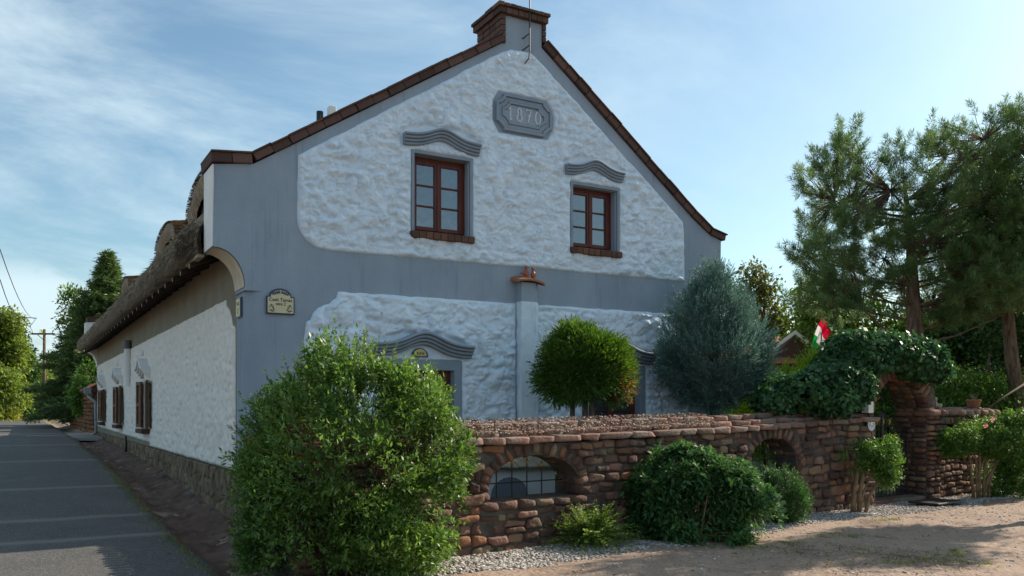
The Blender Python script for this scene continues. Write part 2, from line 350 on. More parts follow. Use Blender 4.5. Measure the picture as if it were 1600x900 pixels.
def zground(X, Y):
    base = gv(Y)+ditch(X)
    near = np.clip(1-(np.abs(X-2)-14)/10, 0, 1)
    rd = ((X > -5.2) & (X < -.9)); lump = dirtlump(X, Y)*near
    dt = (X > -.95) & (X < 0)
    return base+np.where(rd, 0, np.where(dt, lump*1.6, lump))
xs = np.concatenate([np.linspace(-300, -30, 12), np.linspace(-28, -6, 23), np.arange(-5.6, -1.1, .3), np.arange(-1.1, .3, .045), np.arange(.3, 18, .085), np.linspace(18.3, 40, 30), np.linspace(45, 400, 16)])
ys = np.concatenate([np.linspace(-60, -13, 20), np.arange(-12.5, 0, .085), np.arange(0, 12, .12), np.arange(12, 40, .4), np.linspace(41, 90, 40), np.linspace(95, 600, 24)])
tag(grid_mesh('ground', xs, ys, zground, M['dirt']), kind='structure')

M['verge'] = mat('red_brown_earth', (.075, .045, .034), (.16, .095, .07), rough=.95, scale=2.2, detail=9, bump=.02, bscale=14, stain=(.15, .13, .11), sscale=2.6, slo=.56, shi=.66)
def zverge(X, Y):
    q = np.stack([X*5, Y*2.2, X*0], -1); return gv(Y)+ditch(X)+.016+np.clip((X+1.0)/.15, 0, 1)*(.035*np.abs(fbm(q, 3, 15))+.015*vn(q*3.1, 17))-np.where(X < -.97, .03, 0)
vy = np.concatenate([np.arange(-4.2, 8, .05), np.arange(8, 24, .15)])
tag(grid_mesh('verge', np.arange(-1.0, .02, .034), vy, zverge, M['verge']), kind='structure')

# asphalt road
def asphaltmat():
    m = mat('grey_asphalt', (.050, .047, .043), (.070, .066, .061), rough=.8, scale=1.3, detail=9, bump=.004, bscale=120, stain=(.105, .10, .095), sscale=.9, slo=.55, shi=.8, spec=.4)
    t = m.node_tree; n = t.nodes; l = t.links; b = n['Principled BSDF']; src = b.inputs['Base Color'].links[0].from_socket
    tx = n.new('ShaderNodeTexCoord'); fine = n.new('ShaderNodeTexNoise'); fine.inputs['Scale'].default_value = 70; fine.inputs['Detail'].default_value = 3; l.new(tx.outputs['Object'], fine.inputs['Vector'])
    fr = n.new('ShaderNodeMapRange'); l.new(fine.outputs[0], fr.inputs[0]); fr.inputs[1].default_value = .54; fr.inputs[2].default_value = .66; fr.inputs[4].default_value = 1
    m1 = n.new('ShaderNodeMix'); m1.data_type = 'RGBA'; l.new(fr.outputs[0], m1.inputs['Factor']); l.new(src, m1.inputs['A']); m1.inputs['B'].default_value = (.19, .185, .175, 1)
    # paler bands across the road, slightly wavy
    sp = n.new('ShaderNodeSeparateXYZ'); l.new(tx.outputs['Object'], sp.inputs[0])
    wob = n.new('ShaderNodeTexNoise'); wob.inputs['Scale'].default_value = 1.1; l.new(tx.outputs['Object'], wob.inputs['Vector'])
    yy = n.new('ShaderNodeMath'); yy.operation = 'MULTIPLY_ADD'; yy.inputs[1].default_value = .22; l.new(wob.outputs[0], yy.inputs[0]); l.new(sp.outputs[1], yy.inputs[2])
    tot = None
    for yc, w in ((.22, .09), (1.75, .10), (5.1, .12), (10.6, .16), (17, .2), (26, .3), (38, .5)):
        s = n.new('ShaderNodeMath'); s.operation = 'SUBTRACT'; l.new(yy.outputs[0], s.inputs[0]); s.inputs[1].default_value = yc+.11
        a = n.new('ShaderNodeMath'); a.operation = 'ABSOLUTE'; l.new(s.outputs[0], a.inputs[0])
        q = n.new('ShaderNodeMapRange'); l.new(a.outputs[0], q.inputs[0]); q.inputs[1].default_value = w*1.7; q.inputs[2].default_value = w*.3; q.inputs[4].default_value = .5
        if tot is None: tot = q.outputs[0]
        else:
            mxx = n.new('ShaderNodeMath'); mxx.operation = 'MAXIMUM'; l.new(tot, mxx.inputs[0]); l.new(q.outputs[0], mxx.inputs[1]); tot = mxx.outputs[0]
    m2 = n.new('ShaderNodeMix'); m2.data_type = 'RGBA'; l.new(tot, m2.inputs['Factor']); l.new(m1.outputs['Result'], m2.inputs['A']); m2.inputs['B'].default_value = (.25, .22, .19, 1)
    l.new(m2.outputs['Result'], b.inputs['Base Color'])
    return m
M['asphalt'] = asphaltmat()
# centre line of the road: straight, then bending left
cl_ = []
y = -60.0
while y < 58: cl_.append((-2.95, y)); y += 1.0 if y > -15 else 5.0
ang = pi/2; x = -2.95
while ang < R(165):
    cl_.append((x, y)); x += 1.5*cos(ang); y += 1.5*sin(ang); ang += .045
for k in range(20): cl_.append((x, y)); x += 6*cos(ang); y += 6*sin(ang)
cc = np.array(cl_); tn = np.gradient(cc, axis=0); tn /= np.linalg.norm(tn, axis=1)[:, None]; nr = np.stack([tn[:, 1], -tn[:, 0]], 1)
offs = np.array([-2.05, -2.0, -1, 0, 1, 1.9, 2.02, 2.06])
V = []
for i in range(len(cc)):
    for j, o_ in enumerate(offs):
        e = .03*math.sin(cc[i, 1]*2.1)+.025*math.sin(cc[i, 1]*5.7+1) if j in (5, 6, 7) else 0
        p = cc[i]+nr[i]*(o_+e); V.append((p[0], p[1], g(p[1])-(.12 if j in (0, 7) else .004)+.012))
k = len(offs); F = np.array([(i*k+j, i*k+j+1, (i+1)*k+j+1, (i+1)*k+j) for i in range(len(cc)-1) for j in range(k-1)])
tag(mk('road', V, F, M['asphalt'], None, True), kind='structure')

# ------------------------------------------------------------------ stone masonry helpers
def cube_template(n):
    idx = {}; V = []; F = []
    def vid(p):
        k = tuple(round(c*n) for c in p)
        if k not in idx: idx[k] = len(V); V.append(p)
        return idx[k]
    for ax in range(3):
        for sg in (-1, 1):
            for i in range(n):
                for j in range(n):
                    q = []
                    for a, b in ((i, j), (i+1, j), (i+1, j+1), (i, j+1)):
                        p = [0, 0, 0]; p[ax] = sg; p[(ax+1) % 3] = -1+2*a/n; p[(ax+2) % 3] = -1+2*b/n; q.append(vid(tuple(p)))
                    F.append(q if sg > 0 else q[::-1])
    return np.array(V), np.array(F)
TPL = {n: cube_template(n) for n in (2, 3, 4, 5)}
def stones(name, items, m, parent, n=4, amp=.12, pw=5, remap=None, smooth=True):
    """items: centre, half sizes, turn in the wall plane; one mesh of irregular stones"""
    T, TF = TPL[n]; nv = len(T); it = np.array(items, float); K = len(it)
    q = T/((np.abs(T)**pw).sum(1)**(1/pw))[:, None]
    q = np.repeat(q[None], K, 0)
    # taper and skew so no two are alike
    r = rng.normal(0, 1, (K, 8))
    x, y_, z = q[..., 0], q[..., 1], q[..., 2]
    x2 = x*(1+.09*r[:, 0:1]*z)+.07*r[:, 1:2]*z; z2 = z*(1+.12*r[:, 2:3]*x)+.05*r[:, 3:4]*x
    V = np.stack([x2*it[:, 3:4], y_*it[:, 4:5], z2*it[:, 5:6]], -1)
    sz = np.minimum(it[:, 3], it[:, 5])[:, None, None]
    W = V+it[:, None, 0:3]
    o = np.stack([vn(W*9+3*k, 20+k) for k in range(3)], -1)+.5*np.stack([vn(W*22+3*k, 30+k) for k in range(3)], -1)
    V = V+o*amp*sz
    a = it[:, 6][:, None]; ca, sa = np.cos(a), np.sin(a)
    X = V[..., 0]*ca-V[..., 2]*sa; Z = V[..., 0]*sa+V[..., 2]*ca
    V = np.stack([X, V[..., 1], Z], -1)+it[:, None, 0:3]
    V = V.reshape(-1, 3)
    if remap is not None: V = remap(V)
    F = (TF[None]+(np.arange(K)*nv)[:, None, None]).reshape(-1, 4)
    return mk(name, V, F, m, parent, smooth)
def rows(s0, s1, z0, z1, hr, wr, forbid=None, y=0, dep=.06, gap=.014, wav=.012, jit=1.0):
    out = []; z = z0; rr = random
    while z < z1-.03:
        h = rr.uniform(*hr)
        if z+h > z1-.05: h = z1-z
        iv = [(s0, s1)]
        if forbid:
            for a, b in forbid(z+.01, z+h-.01):
                nw = []
                for c, d in iv:
                    if b <= c or a >= d: nw.append((c, d)); continue
                    if a > c: nw.append((c, a))
                    if b < d: nw.append((b, d))
                iv = nw
        for c, d in iv:
            s = c
            if d-c < .03: continue
            while s < d-.02:
                w = rr.uniform(*wr)*(h/.12)**.35
                if s+w > d-.07: w = d-s
                hh = h*rr.uniform(.84, 1); zz = z+h/2+wav*sin(s*2.1+z*3)+wav*.6*sin(s*5.3+z)
                if w > .03 and h > .03:
                    if h > .13 and rr.random() < .18:     # two thin stones instead of one
                        for q in (-1, 1): out.append((s+w/2, y+rr.uniform(-.012, .02)*jit, zz+q*h/4, w/2-gap/2, dep, h/4-gap/2, rr.uniform(-.05, .05)))
                    else:
                        out.append((s+w/2, y+rr.uniform(-.016, .02)*jit, zz, w/2-gap/2, dep*rr.uniform(.9, 1.15), hh/2-gap/2, rr.uniform(-.06, .06)*jit))
                s += w
        z += h
    return out

# ------------------------------------------------------------------ the house
house = empty('thatched_house', (0, 0, 0), 0, 'big white and blue gabled house with thatched eaves and year stone under its peak', 'house')
GX0, GX1 = -.40, 8.20
gable = [(.22, -.3), (.22, 3.12), (-.02, 3.12), (-.02, 3.17)]
for k in range(1, 10):
    a = k/9*pi/2; gable.append((-.40+.38*cos(a), 3.17+.48*sin(a)))
gable += [(-.42, 3.66), (-.40, 4.70), (.09, 4.77), (3.84, 7.15), (3.84, 7.55), (4.49, 7.55), (4.49, 7.19), (7.55, 4.88), (7.93, 4.64), (8.22, 4.55), (8.2, 3.2), (8.12, 3.1), (8.1, -.3)]
UW = [(2.34, 3.23, 4.12, 5.24), (5.06, 5.93, 4.14, 5.14)]
LW = [(1.95, 2.97, .95, 2.14), (5.37, 6.39, .95, 2.14)]
def hole(w): return [(w[0], w[2]), (w[0], w[3]), (w[1], w[3]), (w[1], w[2])]
MB().prism([gable]+[hole(w) for w in UW+LW], 0, .58).build('gable_wall', M['blue'], house)
cp = [(.22, 0), (.22, .58), (0, .58)]+[(.22-.22*cos(k/8*pi/2), .22-.22*sin(k/8*pi/2)) for k in range(9)]
m_ = MB(); m_.prism([cp], -.3, 3.119, 'xy'); m_.build('rounded_corner', M['blue'], house, True, sharp=35)
# cream soffit of the corbelled shoulder
sf = MB(); arc = [(-.40+.375*cos(k/12*pi/2), 3.17+.475*sin(k/12*pi/2)) for k in range(13)]
for i in range(12):
    (xa, za), (xb, zb) = arc[i], arc[i+1]
    sf.add([(xa-.004, .012, za-.004), (xb-.004, .012, zb-.004), (xb-.004, .575, zb-.004), (xa-.004, .575, za-.004)], [(0, 1, 2, 3)])
sf.build('shoulder_soffit', M['cream'], house, True)
MB().box(-.425, -.404, .01, .585, 3.66, 4.70).build('shoulder_side_render', M['whitepaint'], house)

# side wall along the street
SWN = [9.7, 15.3, 20.6]; HL = 23.6
sideout = [(.58, -.3), (HL, -.3), (HL, 4.35), (.58, 4.35)]
MB().prism([sideout]+[[(c-.48, 1.16), (c-.48, 2.18), (c+.48, 2.18), (c+.48, 1.16)] for c in SWN], 0, .4, 'yz').build('street_wall', M['olive'], house)
MB().box(7.7, 8.1, .58, HL, -.3, 4.4).build('garden_side_wall', M['white'], house)
# far gable, same shoulder
MB().prism([[(p[0], p[1]) for p in gable]], HL, HL+.5).build('far_gable_wall', M['whitepaint'], house)

# rough plaster laid on the walls (relief in the mesh)
def sdf_poly(Pt, poly):
    poly = np.array(poly); d = np.full(len(Pt), 1e9); inside = np.zeros(len(Pt), bool); n = len(poly)
    for i in range(n):
        a, b = poly[i], poly[(i+1) % n]; e = b-a; w = Pt-a
        t = np.clip((w@e)/(e@e), 0, 1); q = w-t[:, None]*e; d = np.minimum(d, np.hypot(q[:, 0], q[:, 1]))
        c = ((a[1] <= Pt[:, 1]) != (b[1] <= Pt[:, 1]))
        with np.errstate(divide='ignore', invalid='ignore'):
            xi = a[0]+(Pt[:, 1]-a[1])/(b[1]-a[1] if b[1] != a[1] else 1e-9)*(b[0]-a[0])
        inside ^= c & (Pt[:, 0] < xi)
    return np.where(inside, d, -d)
def plaster(name, poly, holes, step, m, amp, lump, parent, plane='xz', smoothzones=(), bead=.012):
    pa = np.array(poly); a0, b0 = pa.min(0)-.05; a1, b1 = pa.max(0)+.05
    A_ = np.arange(a0, a1, step); B_ = np.arange(b0, b1, step); X, Z = np.meshgrid(A_, B_); Pt = np.stack([X.ravel(), Z.ravel()], 1)
    jit = np.stack([vn(np.stack([Pt[:, 0]*7, Pt[:, 1]*7, Pt[:, 0]*0+s], 1), 50+s) for s in (0, 1)], 1)*.008
    d = sdf_poly(Pt+jit, poly)
    for h in holes: d = np.minimum(d, -sdf_poly(Pt+jit*.5, h))
    q = np.stack([Pt[:, 0]*lump[0], Pt[:, 1]*lump[1], Pt[:, 0]*0], 1)
    w = np.stack([fbm(q*.7+11, 3, 60), fbm(q*.7+31, 3, 64), q[:, 0]*0], 1)
    b_ = np.abs(vn(q+w*.16, 70)); c_ = 1-np.abs(vn(q*1.9+w*.8+5, 71)); e_ = fbm(q*.45, 3, 72)
    b2 = np.abs(vn(q*2.1+w*1.1+9, 76))
    H = amp*(2.0*b_**.75*np.clip(1.05+.6*vn(q*.37, 77), .35, 1.5)+1.15*b2**.75+.10*c_*np.clip(.5+vn(q*.6, 75), 0, 1)+.25*e_+.22*vn(q*5, 73)+.12*vn(q*11, 74))
    edge = np.clip(d/.075, 0, 1); edge = edge*edge*(3-2*edge)
    for zn in smoothzones:
        dz = sdf_poly(Pt, zn); edge = edge*np.clip(1-(dz+.05)/.05, .04, 1)
    top = .006+np.maximum(H, -.002)*edge+bead*np.exp(-((d-.03)/.022)**2)
    s_ = np.clip((d+.004)/.016, 0, 1); s_ = s_*s_*(3-2*s_)
    out = -.03+s_*(.03+top)
    nx = len(A_); ny = len(B_); i = np.arange((ny-1)*(nx-1)); r = i//(nx-1); c = i % (nx-1); a = r*nx+c
    F = np.stack([a, a+1, a+nx+1, a+nx], 1); keep = (d[F] > -.03).any(1); F = F[keep]
    used = np.unique(F); mp_ = np.full(len(Pt), -1); mp_[used] = np.arange(len(used)); F = mp_[F]
    if plane == 'xz': V = np.stack([Pt[:, 0], -out, Pt[:, 1]], 1)[used]
    else: V = np.stack([-out, Pt[:, 0], Pt[:, 1]], 1)[used]; F = F[:, ::-1]
    return mk(name, V, F, m, parent, True)
def arcpts(cx, cz, r, a0, a1, n=8): return [(cx+r*cos(R(a0+(a1-a0)*k/n)), cz+r*sin(R(a0+(a1-a0)*k/n))) for k in range(n+1)]
up = [(.66, 4.97)]+[(3.80, 7.00)]+[(3.93, 7.06), (4.27, 7.08), (4.42, 7.0)]+[(7.34, 4.80), (7.37, 4.6), (7.38, 3.76)]+[(1.05, 3.73)]+arcpts(1.05, 4.13, .40, 268, 180)[1:]+[(.65, 4.2)]
PLQ = [(3.63, 5.93), (3.72, 5.76), (4.58, 5.78), (4.67, 5.93), (4.67, 6.22), (4.58, 6.36), (3.72, 6.37), (3.63, 6.22)]
def recth(a, b, c, d, e=.0): return [(a-e, c-e), (a-e, d+e), (b+e, d+e), (b+e, c-e)]
plaster('upper_rough_plaster', up, [recth(*UW[0], .035), recth(*UW[1], .035), PLQ], .015, M['white'], .025, (7.0, 8.5), house,
        smoothzones=[[(2.15, 5.28), (2.15, 5.54), (2.5, 5.66), (3.05, 5.66), (3.39, 5.54), (3.39, 5.28), (3.0, 5.42), (2.5, 5.42)], [(4.90, 5.22), (4.90, 5.48), (5.2, 5.60), (5.75, 5.60), (6.04, 5.48), (6.04, 5.22), (5.7, 5.36), (5.2, 5.36)]])
lo = [(1.21, 3.19), (1.19, 3.10), (1.13, 3.06), (1.10, 3.02)]+[(1.02, 3.0), (.93, 2.95), (.86, 2.87), (.83, 2.78), (.78, 2.76), (.76, 2.66), (.745, 2.5), (.745, -.2), (7.46, -.2), (7.46, 3.21)]
def hoodzone(c, w): return [(c-w, 2.30), (c-w, 2.52), (c-.3, 2.66), (c+.3, 2.66), (c+w, 2.52), (c+w, 2.30)]
plaster('lower_rough_plaster', lo, [recth(1.83, 3.09, .8, 2.28), recth(5.25, 6.51, .8, 2.28), recth(4.03, 4.36, -.2, 3.3)], .015, M['white'], .031, (5.2, 6.6), house,
        smoothzones=[hoodzone(2.46, .72), hoodzone(5.88, .72)])
sp = [(1.24, 3.14), (1.22, 3.05), (1.02, 2.98), (.88, 2.86), (.82, 2.74), (.66, 2.70), (.64, 2.5), (.64, .74), (9.2, .74), (9.2, .82), (23.4, .92), (23.4, 3.14)]
plaster('street_side_rough_plaster', sp, [recth(c-.5, c+.5, 1.1, 2.2) for c in SWN], .025, M['white_side'], .013, (6, 8), house, 'yz')

# stone plinth of the street side
def plinth():
    A_ = np.concatenate([np.arange(.0, 9, .016), np.arange(9, 23.5, .035)]); B_ = np.arange(-.2, .742, .016); X, Z = np.meshgrid(A_, B_); n = X.size
    q = np.stack([X.ravel()/.20, Z.ravel()/.26], 1); q = q+.18*np.stack([vn(np.c_[q*1.7, q[:, 0]*0], 81), vn(np.c_[q*1.7, q[:, 0]*0], 82)], 1)
    f = np.floor(q).astype(np.int64); d1 = np.full(n, 9.); d2 = np.full(n, 9.); cid = np.zeros(n)
    for a in (-1, 0, 1):
        for b in (-1, 0, 1):
            ci, cj = f[:, 0]+a, f[:, 1]+b; px_ = ci+.12+.76*hsh(ci, cj, ci*0, 5); pz_ = cj+.12+.76*hsh(ci, cj, ci*0, 6); d = np.hypot(q[:, 0]-px_, q[:, 1]-pz_)
            m1 = d < d1; d2 = np.where(m1, d1, np.minimum(d2, d)); cid = np.where(m1, hsh(ci, cj, ci*0, 7), cid); d1 = np.minimum(d, d1)
    e = np.clip((d2-d1)/.16, 0, 1); e = e*e*(3-2*e); rough = .006*vn(np.c_[X.ravel()*14, Z.ravel()*14, X.ravel()*0], 83)+.004*vn(np.c_[X.ravel()*30, Z.ravel()*30, X.ravel()*0], 84)
    top = np.clip((.742-Z.ravel())/.03, 0, 1); V = np.stack([-.012-(.030*e*(.7+.5*cid)+rough*e)*top-.006, X.ravel(), Z.ravel()], 1)
    nx = len(A_); ny = len(B_); i = np.arange((ny-1)*(nx-1)); r_ = i//(nx-1); c = i % (nx-1); a = r_*nx+c
    m = M['plinth_face']; pl = MB().box(-.012, .02, .01, 23.5, -.3, .735).build('stone_plinth', M['joint'], house)
    o = mk('plinth_stones', V, np.stack([a, a+nx, a+nx+1, a+1], 1), m, pl, True)
    at = o.data.attributes.new('stone_id', 'FLOAT', 'POINT'); at.data.foreach_set('value', cid.astype(np.float32)); at = o.data.attributes.new('joint', 'FLOAT', 'POINT'); at.data.foreach_set('value', np.clip((d2-d1)/.10, 0, 1).astype(np.float32))
def plinthmat():
    m = mat('tan_polygon_stone', (.10, .072, .045), (.20, .148, .092), rough=.9, scale=5, detail=8, bump=.008, bscale=28); t = m.node_tree; n = t.nodes; l = t.links; b = n['Principled BSDF']
    src = b.inputs['Base Color'].links[0].from_socket
    a1 = n.new('ShaderNodeAttribute'); a1.attribute_name = 'stone_id'; a2 = n.new('ShaderNodeAttribute'); a2.attribute_name = 'joint'
    mr_ = n.new('ShaderNodeMapRange'); l.new(a1.outputs['Fac'], mr_.inputs[0]); mr_.inputs[3].default_value = .65; mr_.inputs[4].default_value = 1.35
    hv = n.new('ShaderNodeHueSaturation'); l.new(src, hv.inputs['Color']); l.new(mr_.outputs[0], hv.inputs['Value'])
    mx = n.new('ShaderNodeMix'); mx.data_type = 'RGBA'; l.new(a2.outputs['Fac'], mx.inputs['Factor']); mx.inputs['A'].default_value = (.03, .022, .016, 1); l.new(hv.outputs[0], mx.inputs['B']); l.new(mx.outputs['Result'], b.inputs['Base Color']); return m
M['plinth_face'] = plinthmat(); plinth()

# windows
def sash_mesh(mb, x0, x1, z0, z1, y, n=3, st=.055, dp=.045, bar=.025):
    mb.box(x0, x0+st, y, y+dp, z0, z1); mb.box(x1-st, x1, y, y+dp, z0, z1)
    mb.box(x0+st, x1-st, y+.001, y+dp-.001, z0, z0+st); mb.box(x0+st, x1-st, y+.001, y+dp-.001, z1-st, z1)
    for k in range(1, n):
        zc_ = z0+st+(z1-z0-2*st)*k/n; mb.box(x0+st, x1-st, y+.004, y+dp-.004, zc_-bar/2, zc_+bar/2)
def window(w, y, fr=.05, nb=3, sill=True, label=None):
    x0, x1, z0, z1 = w; f = MB()
    f.box(x0, x0+fr, y, y+.10, z0, z1); f.box(x1-fr, x1, y, y+.10, z0, z1); f.box(x0+fr, x1-fr, y+.001, y+.099, z0, z0+fr*1.2); f.box(x0+fr, x1-fr, y+.001, y+.099, z1-fr, z1)
    xm = (x0+x1)/2; fo = f.build('window', M['wood'], house, bevel=.006)
    for a, b in ((x0+fr+.002, xm-.001), (xm+.001, x1-fr-.002)):
        s = MB(); sash_mesh(s, a, b, z0+fr*1.2+.002, z1-fr-.002, y-.012, nb); s.build('sash', M['wood'], fo, bevel=.005)
    xm_ = MB().box(xm-.018, xm+.018, y-.024, y-.013, z0+.07, z1-.06); xm_.build('centre_strip', M['wood'], fo, bevel=.004)
    p = MB(); p.add([(x0+fr, y+.014, z0+fr), (x1-fr, y+.014, z0+fr), (x1-fr, y+.014, z1-fr), (x0+fr, y+.014, z1-fr)], [(0, 1, 2, 3)]); p.build('pane', M['glass'], fo)
    c = MB(); nn = 40; VV = []
    for k in range(nn+1):
        xx = x0+fr+(x1-x0-2*fr)*k/nn; VV += [(xx, y+.16+.012*sin(k*1.9)+.01*sin(k*.7), z0+.02), (xx, y+.16+.012*sin(k*1.9)+.01*sin(k*.7), z1-.02)]
    c.add(VV, [(2*k, 2*k+2, 2*k+3, 2*k+1) for k in range(nn)]); c.build('curtain', M['curtain'], fo, True)
    MB().box(x0-.02, x1+.02, .56, .575, z0-.02, z1+.02).build('dark_interior', M['dark'], fo)
    h = MB()
    for z in (z0+.15, z1-.15): MB().tube([(x1-fr*.6, y-.012, z-.03), (x1-fr*.6, y-.012, z+.03)], .008).build('hinge', M['iron'], fo)
    return fo
def brick_sill(x0, x1, z0, z1, dep, parent, n=9):
    s = MB(); w = (x1-x0)/n
    for k in range(n):
        j = random.uniform(-.008, .008); Mx = Matrix.Translation((x0+w*(k+.5), 0, (z0+z1)/2)) @ Matrix.Rotation(random.uniform(-.03, .03), 4, 'Y')
        s.box(-w/2+.003, w/2-.003, -dep+j, .17, -(z1-z0)/2+j*.5, (z1-z0)/2+j*.5, Mx)
    return s.build('window_sill', M['brick_sill'], parent, bevel=.010)
for i, w in enumerate(UW):
    fo = window(w, .15); brick_sill(w[0]-.07, w[1]+.05, w[2]-.10, w[2]-.002, .10, fo)
for w in LW:
    window(w, .10, nb=4)
# smooth surrounds
def surround(a, b, c, d, w, name):
    s = MB(); y0, y1 = -.03, -.001
    x0, x1, z0, z1 = w
    s.prism([recth(a, b, c, d), hole(w)], y0, y1); return s.build(name, M['trim'], house, bevel=.008)
for w in UW: surround(w[0]-.045, w[1]+.045, w[2]+.001, w[3]+.045, (w[0], w[1], w[2]+.0015, w[3]), 'window_surround')
for w in LW: surround(w[0]-.12, w[1]+.12, w[2]-.15, w[3]+.15, w, 'window_surround')

# wavy hood mouldings
def hood(cx, hw, zend, rise, th, out, name='hood_moulding', parent=house, side=None, flat=.28, n=36, m=None):
    V = []; F = []
    prof = []          # (outward, down) stepped reeds
    steps = 4; hs = th/steps
    for s in range(steps):
        o_ = out*(1-.2*s)
        for k in range(5):
            a = pi/2-k/4*pi
            prof.append((o_-hs*.42+hs*.42*cos(a), -(s*hs+hs*.5-hs*.46*sin(a))))
    prof = [(0, .0)]+prof+[(0, -th)]
    for i in range(n+1):
        t = -1+2*i/n; x = cx+t*hw; u = max(0, 1-abs(t)/(1-flat)) if False else 0
        b_ = math.exp(-(t/.42)**2); z = zend+rise*b_-.02*rise*cos(t*6)
        dz = (math.exp(-((t+.01)/.42)**2)-math.exp(-((t-.01)/.42)**2))*rise/(.02*hw); L_ = math.hypot(1, dz)
        for (o_, dn) in prof:
            xx = x+dn*dz/L_*(-1)*.0; V.append((xx, -o_, z+dn*(1+.0*L_)))
    k = len(prof)
    for i in range(n):
        for j in range(k-1): F.append((i*k+j, i*k+j+1, (i+1)*k+j+1, (i+1)*k+j))
    F.append(tuple(range(k))[::-1]); F.append(tuple(n*k+j for j in range(k)))
    V = [(v[0], v[1]-.022 if v[1] < -1e-6 else .01, v[2]) for v in V]
    if side: V = [(v[1]-.002, v[0], v[2]) for v in V]
    s = MB(); s.add(V, F); return s.build(name, m or M['trim'], parent, True, sharp=50)
hood(2.77, .60, 5.50, .135, .17, .115); hood(5.47, .55, 5.44, .13, .16, .11)
hood(2.46, .77, 2.51, .18, .19, .18); hood(5.88, .77, 2.51, .18, .19, .18)
# glazed emblem over the lower window
e = MB(); e.prism([[(2.42+.13*cos(pi*k/16), 2.325+.13*sin(pi*k/16)) for k in range(17)]], -.045, -.012); eo = e.build('glazed_emblem', M['signblue'], house)
e = MB(); e.prism([[(2.42+.10*cos(pi*k/16), 2.34+.10*sin(pi*k/16)) for k in range(17)]], -.050, -.0455); e.build('emblem_face', M['signyellow'], eo)
for dx, col_ in ((-.045, 'l_lime'), (0, 'clay'), (.045, 'l_lime')):
    e = MB(); e.prism([[(2.42+dx+.018*cos(2*pi*k/8), 2.375+.02*sin(2*pi*k/8)) for k in range(8)]], -.053, -.0505); e.build('emblem_flower', M[col_] if col_ == 'clay' else M['grass'], eo)

# year plaque
def octo(x0, x1, z0, z1, c, bow=.0):
    return [(x0, z0+c), (x0+c*.35, z0+c*.9), (x0+c, z0+c*.3), (x0+c, z0), (x1-c, z0), (x1-c, z0+c*.3), (x1-c*.35, z0+c*.9), (x1, z0+c), (x1, z1-c), (x1-c*.35, z1-c*.9), (x1-c, z1-c*.3), (x1-c, z1), (x0+c, z1), (x0+c, z1-c*.3), (x0+c*.35, z1-c*.9), (x0, z1-c)]
pq = MB(); pq.prism([octo(3.66, 4.64, 5.79, 6.34, .13), octo(3.70, 4.60, 5.83, 6.30, .12)], -.07, .02)
pqo = pq.build('year_plaque', M['trim'], house, bevel=.01)
q = MB(); q.prism([octo(3.702, 4.598, 5.832, 6.298, .12), octo(3.76, 4.54, 5.89, 6.24, .11)], -.05, .02); q.build('inner_rim', M['trim'], pqo, bevel=.008)
q = MB(); q.prism([octo(3.762, 4.538, 5.892, 6.238, .11), octo(3.80, 4.50, 5.93, 6.20, .10)], -.062, .02); q.build('inner_rim', M['trim'], pqo, bevel=.008)
q = MB(); q.prism([octo(3.802, 4.498, 5.932, 6.198, .10)], -.035, .02); q.build('plaque_face', M['blue'], pqo)
q = MB()
def digit():
    global q
    q.build('year_digit', M['engrave'], pqo); q = MB()
def stroke(pts, cx, sc_=.085, cz=6.065):
    P_ = [(cx+a*sc_*.62, -.037, cz+b*sc_*1.15) for a, b in pts]; q.tube(P_, .0135, 5)
stroke([(-.7, .55), (0, 1), (0, -1)], 3.91); stroke([(-.5, -1), (.5, -1)], 3.91); digit()
c8 = [(cos(a)*.62, .5+sin(a)*.5) for a in np.linspace(-pi/2, 1.5*pi, 15)]+[(cos(a)*.8, -.5-sin(a)*.5*-1*1.0) for a in np.linspace(pi/2, 2.5*pi, 15)]
stroke([(cos(a)*.62, .48+sin(a)*.5) for a in np.linspace(0, 2*pi, 15)], 4.07); stroke([(cos(a)*.82, -.52+sin(a)*.5) for a in np.linspace(0, 2*pi, 15)], 4.07); digit()
stroke([(-.8, .75), (-.75, 1), (.8, .95), (.2, .1), (-.2, -1)], 4.235); stroke([(-.35, .05), (.55, .05)], 4.235); digit()
stroke([(cos(a)*.85, sin(a)*1.0) for a in np.linspace(0, 2*pi, 19)], 4.40)
digit()

# pilaster with tile cap
pm = MB(); pm.prism([[(4.03, -.165), (4.03, .0), (4.36, .0), (4.36, -.10), (4.295, -.165)]], -.2, 3.21, 'xy')
po = pm.build('pilaster', M['white'], house)
pm = MB(); pm.prism([[(4.033, -.162), (4.033, .0), (4.357, .0), (4.357, -.10), (4.293, -.162)]], 3.211, 3.50, 'xy'); pm.build('pilaster_head', M['blue'], po)
# roughened lit arris
n_ = 90; VV = []; FF = []
for k in range(n_+1):
    z = .2+3.0*k/n_
    for j, (x, y_) in enumerate(((4.275, -.168), (4.308, -.168), (4.335, -.148), (4.364, -.112), (4.367, -.02))):
        r1 = .012*vn(np.array([[z*9, j*1.3, 2.]]))[0]; VV.append((x+r1*.6, y_+r1, z))
for k in range(n_):
    for j in range(4): FF.append((k*5+j, k*5+j+1, (k+1)*5+j+1, (k+1)*5+j))
s = MB(); s.add(VV, FF); s.build('rough_arris', M['white'], po, True)
ct = MB(); VV = []; nn = 12
for k in range(nn+1):
    a = pi*k/nn; x = 4.165-.235*cos(a)*1.0; z = 3.50+.055*sin(a)-.0*(x-4.27)
    tl = -.05*(x-4.0)
    for y_, dz in ((-.25, -.02), (.02, .05)): VV += [(x, y_, z+dz+tl+.02), (x, y_, z+dz+tl-.012)]
FF = []
for k in range(nn):
    b = 4*k; FF += [(b, b+4, b+6, b+2), (b+1, b+3, b+7, b+5), (b, b+1, b+5, b+4), (b+2, b+6, b+7, b+3)]
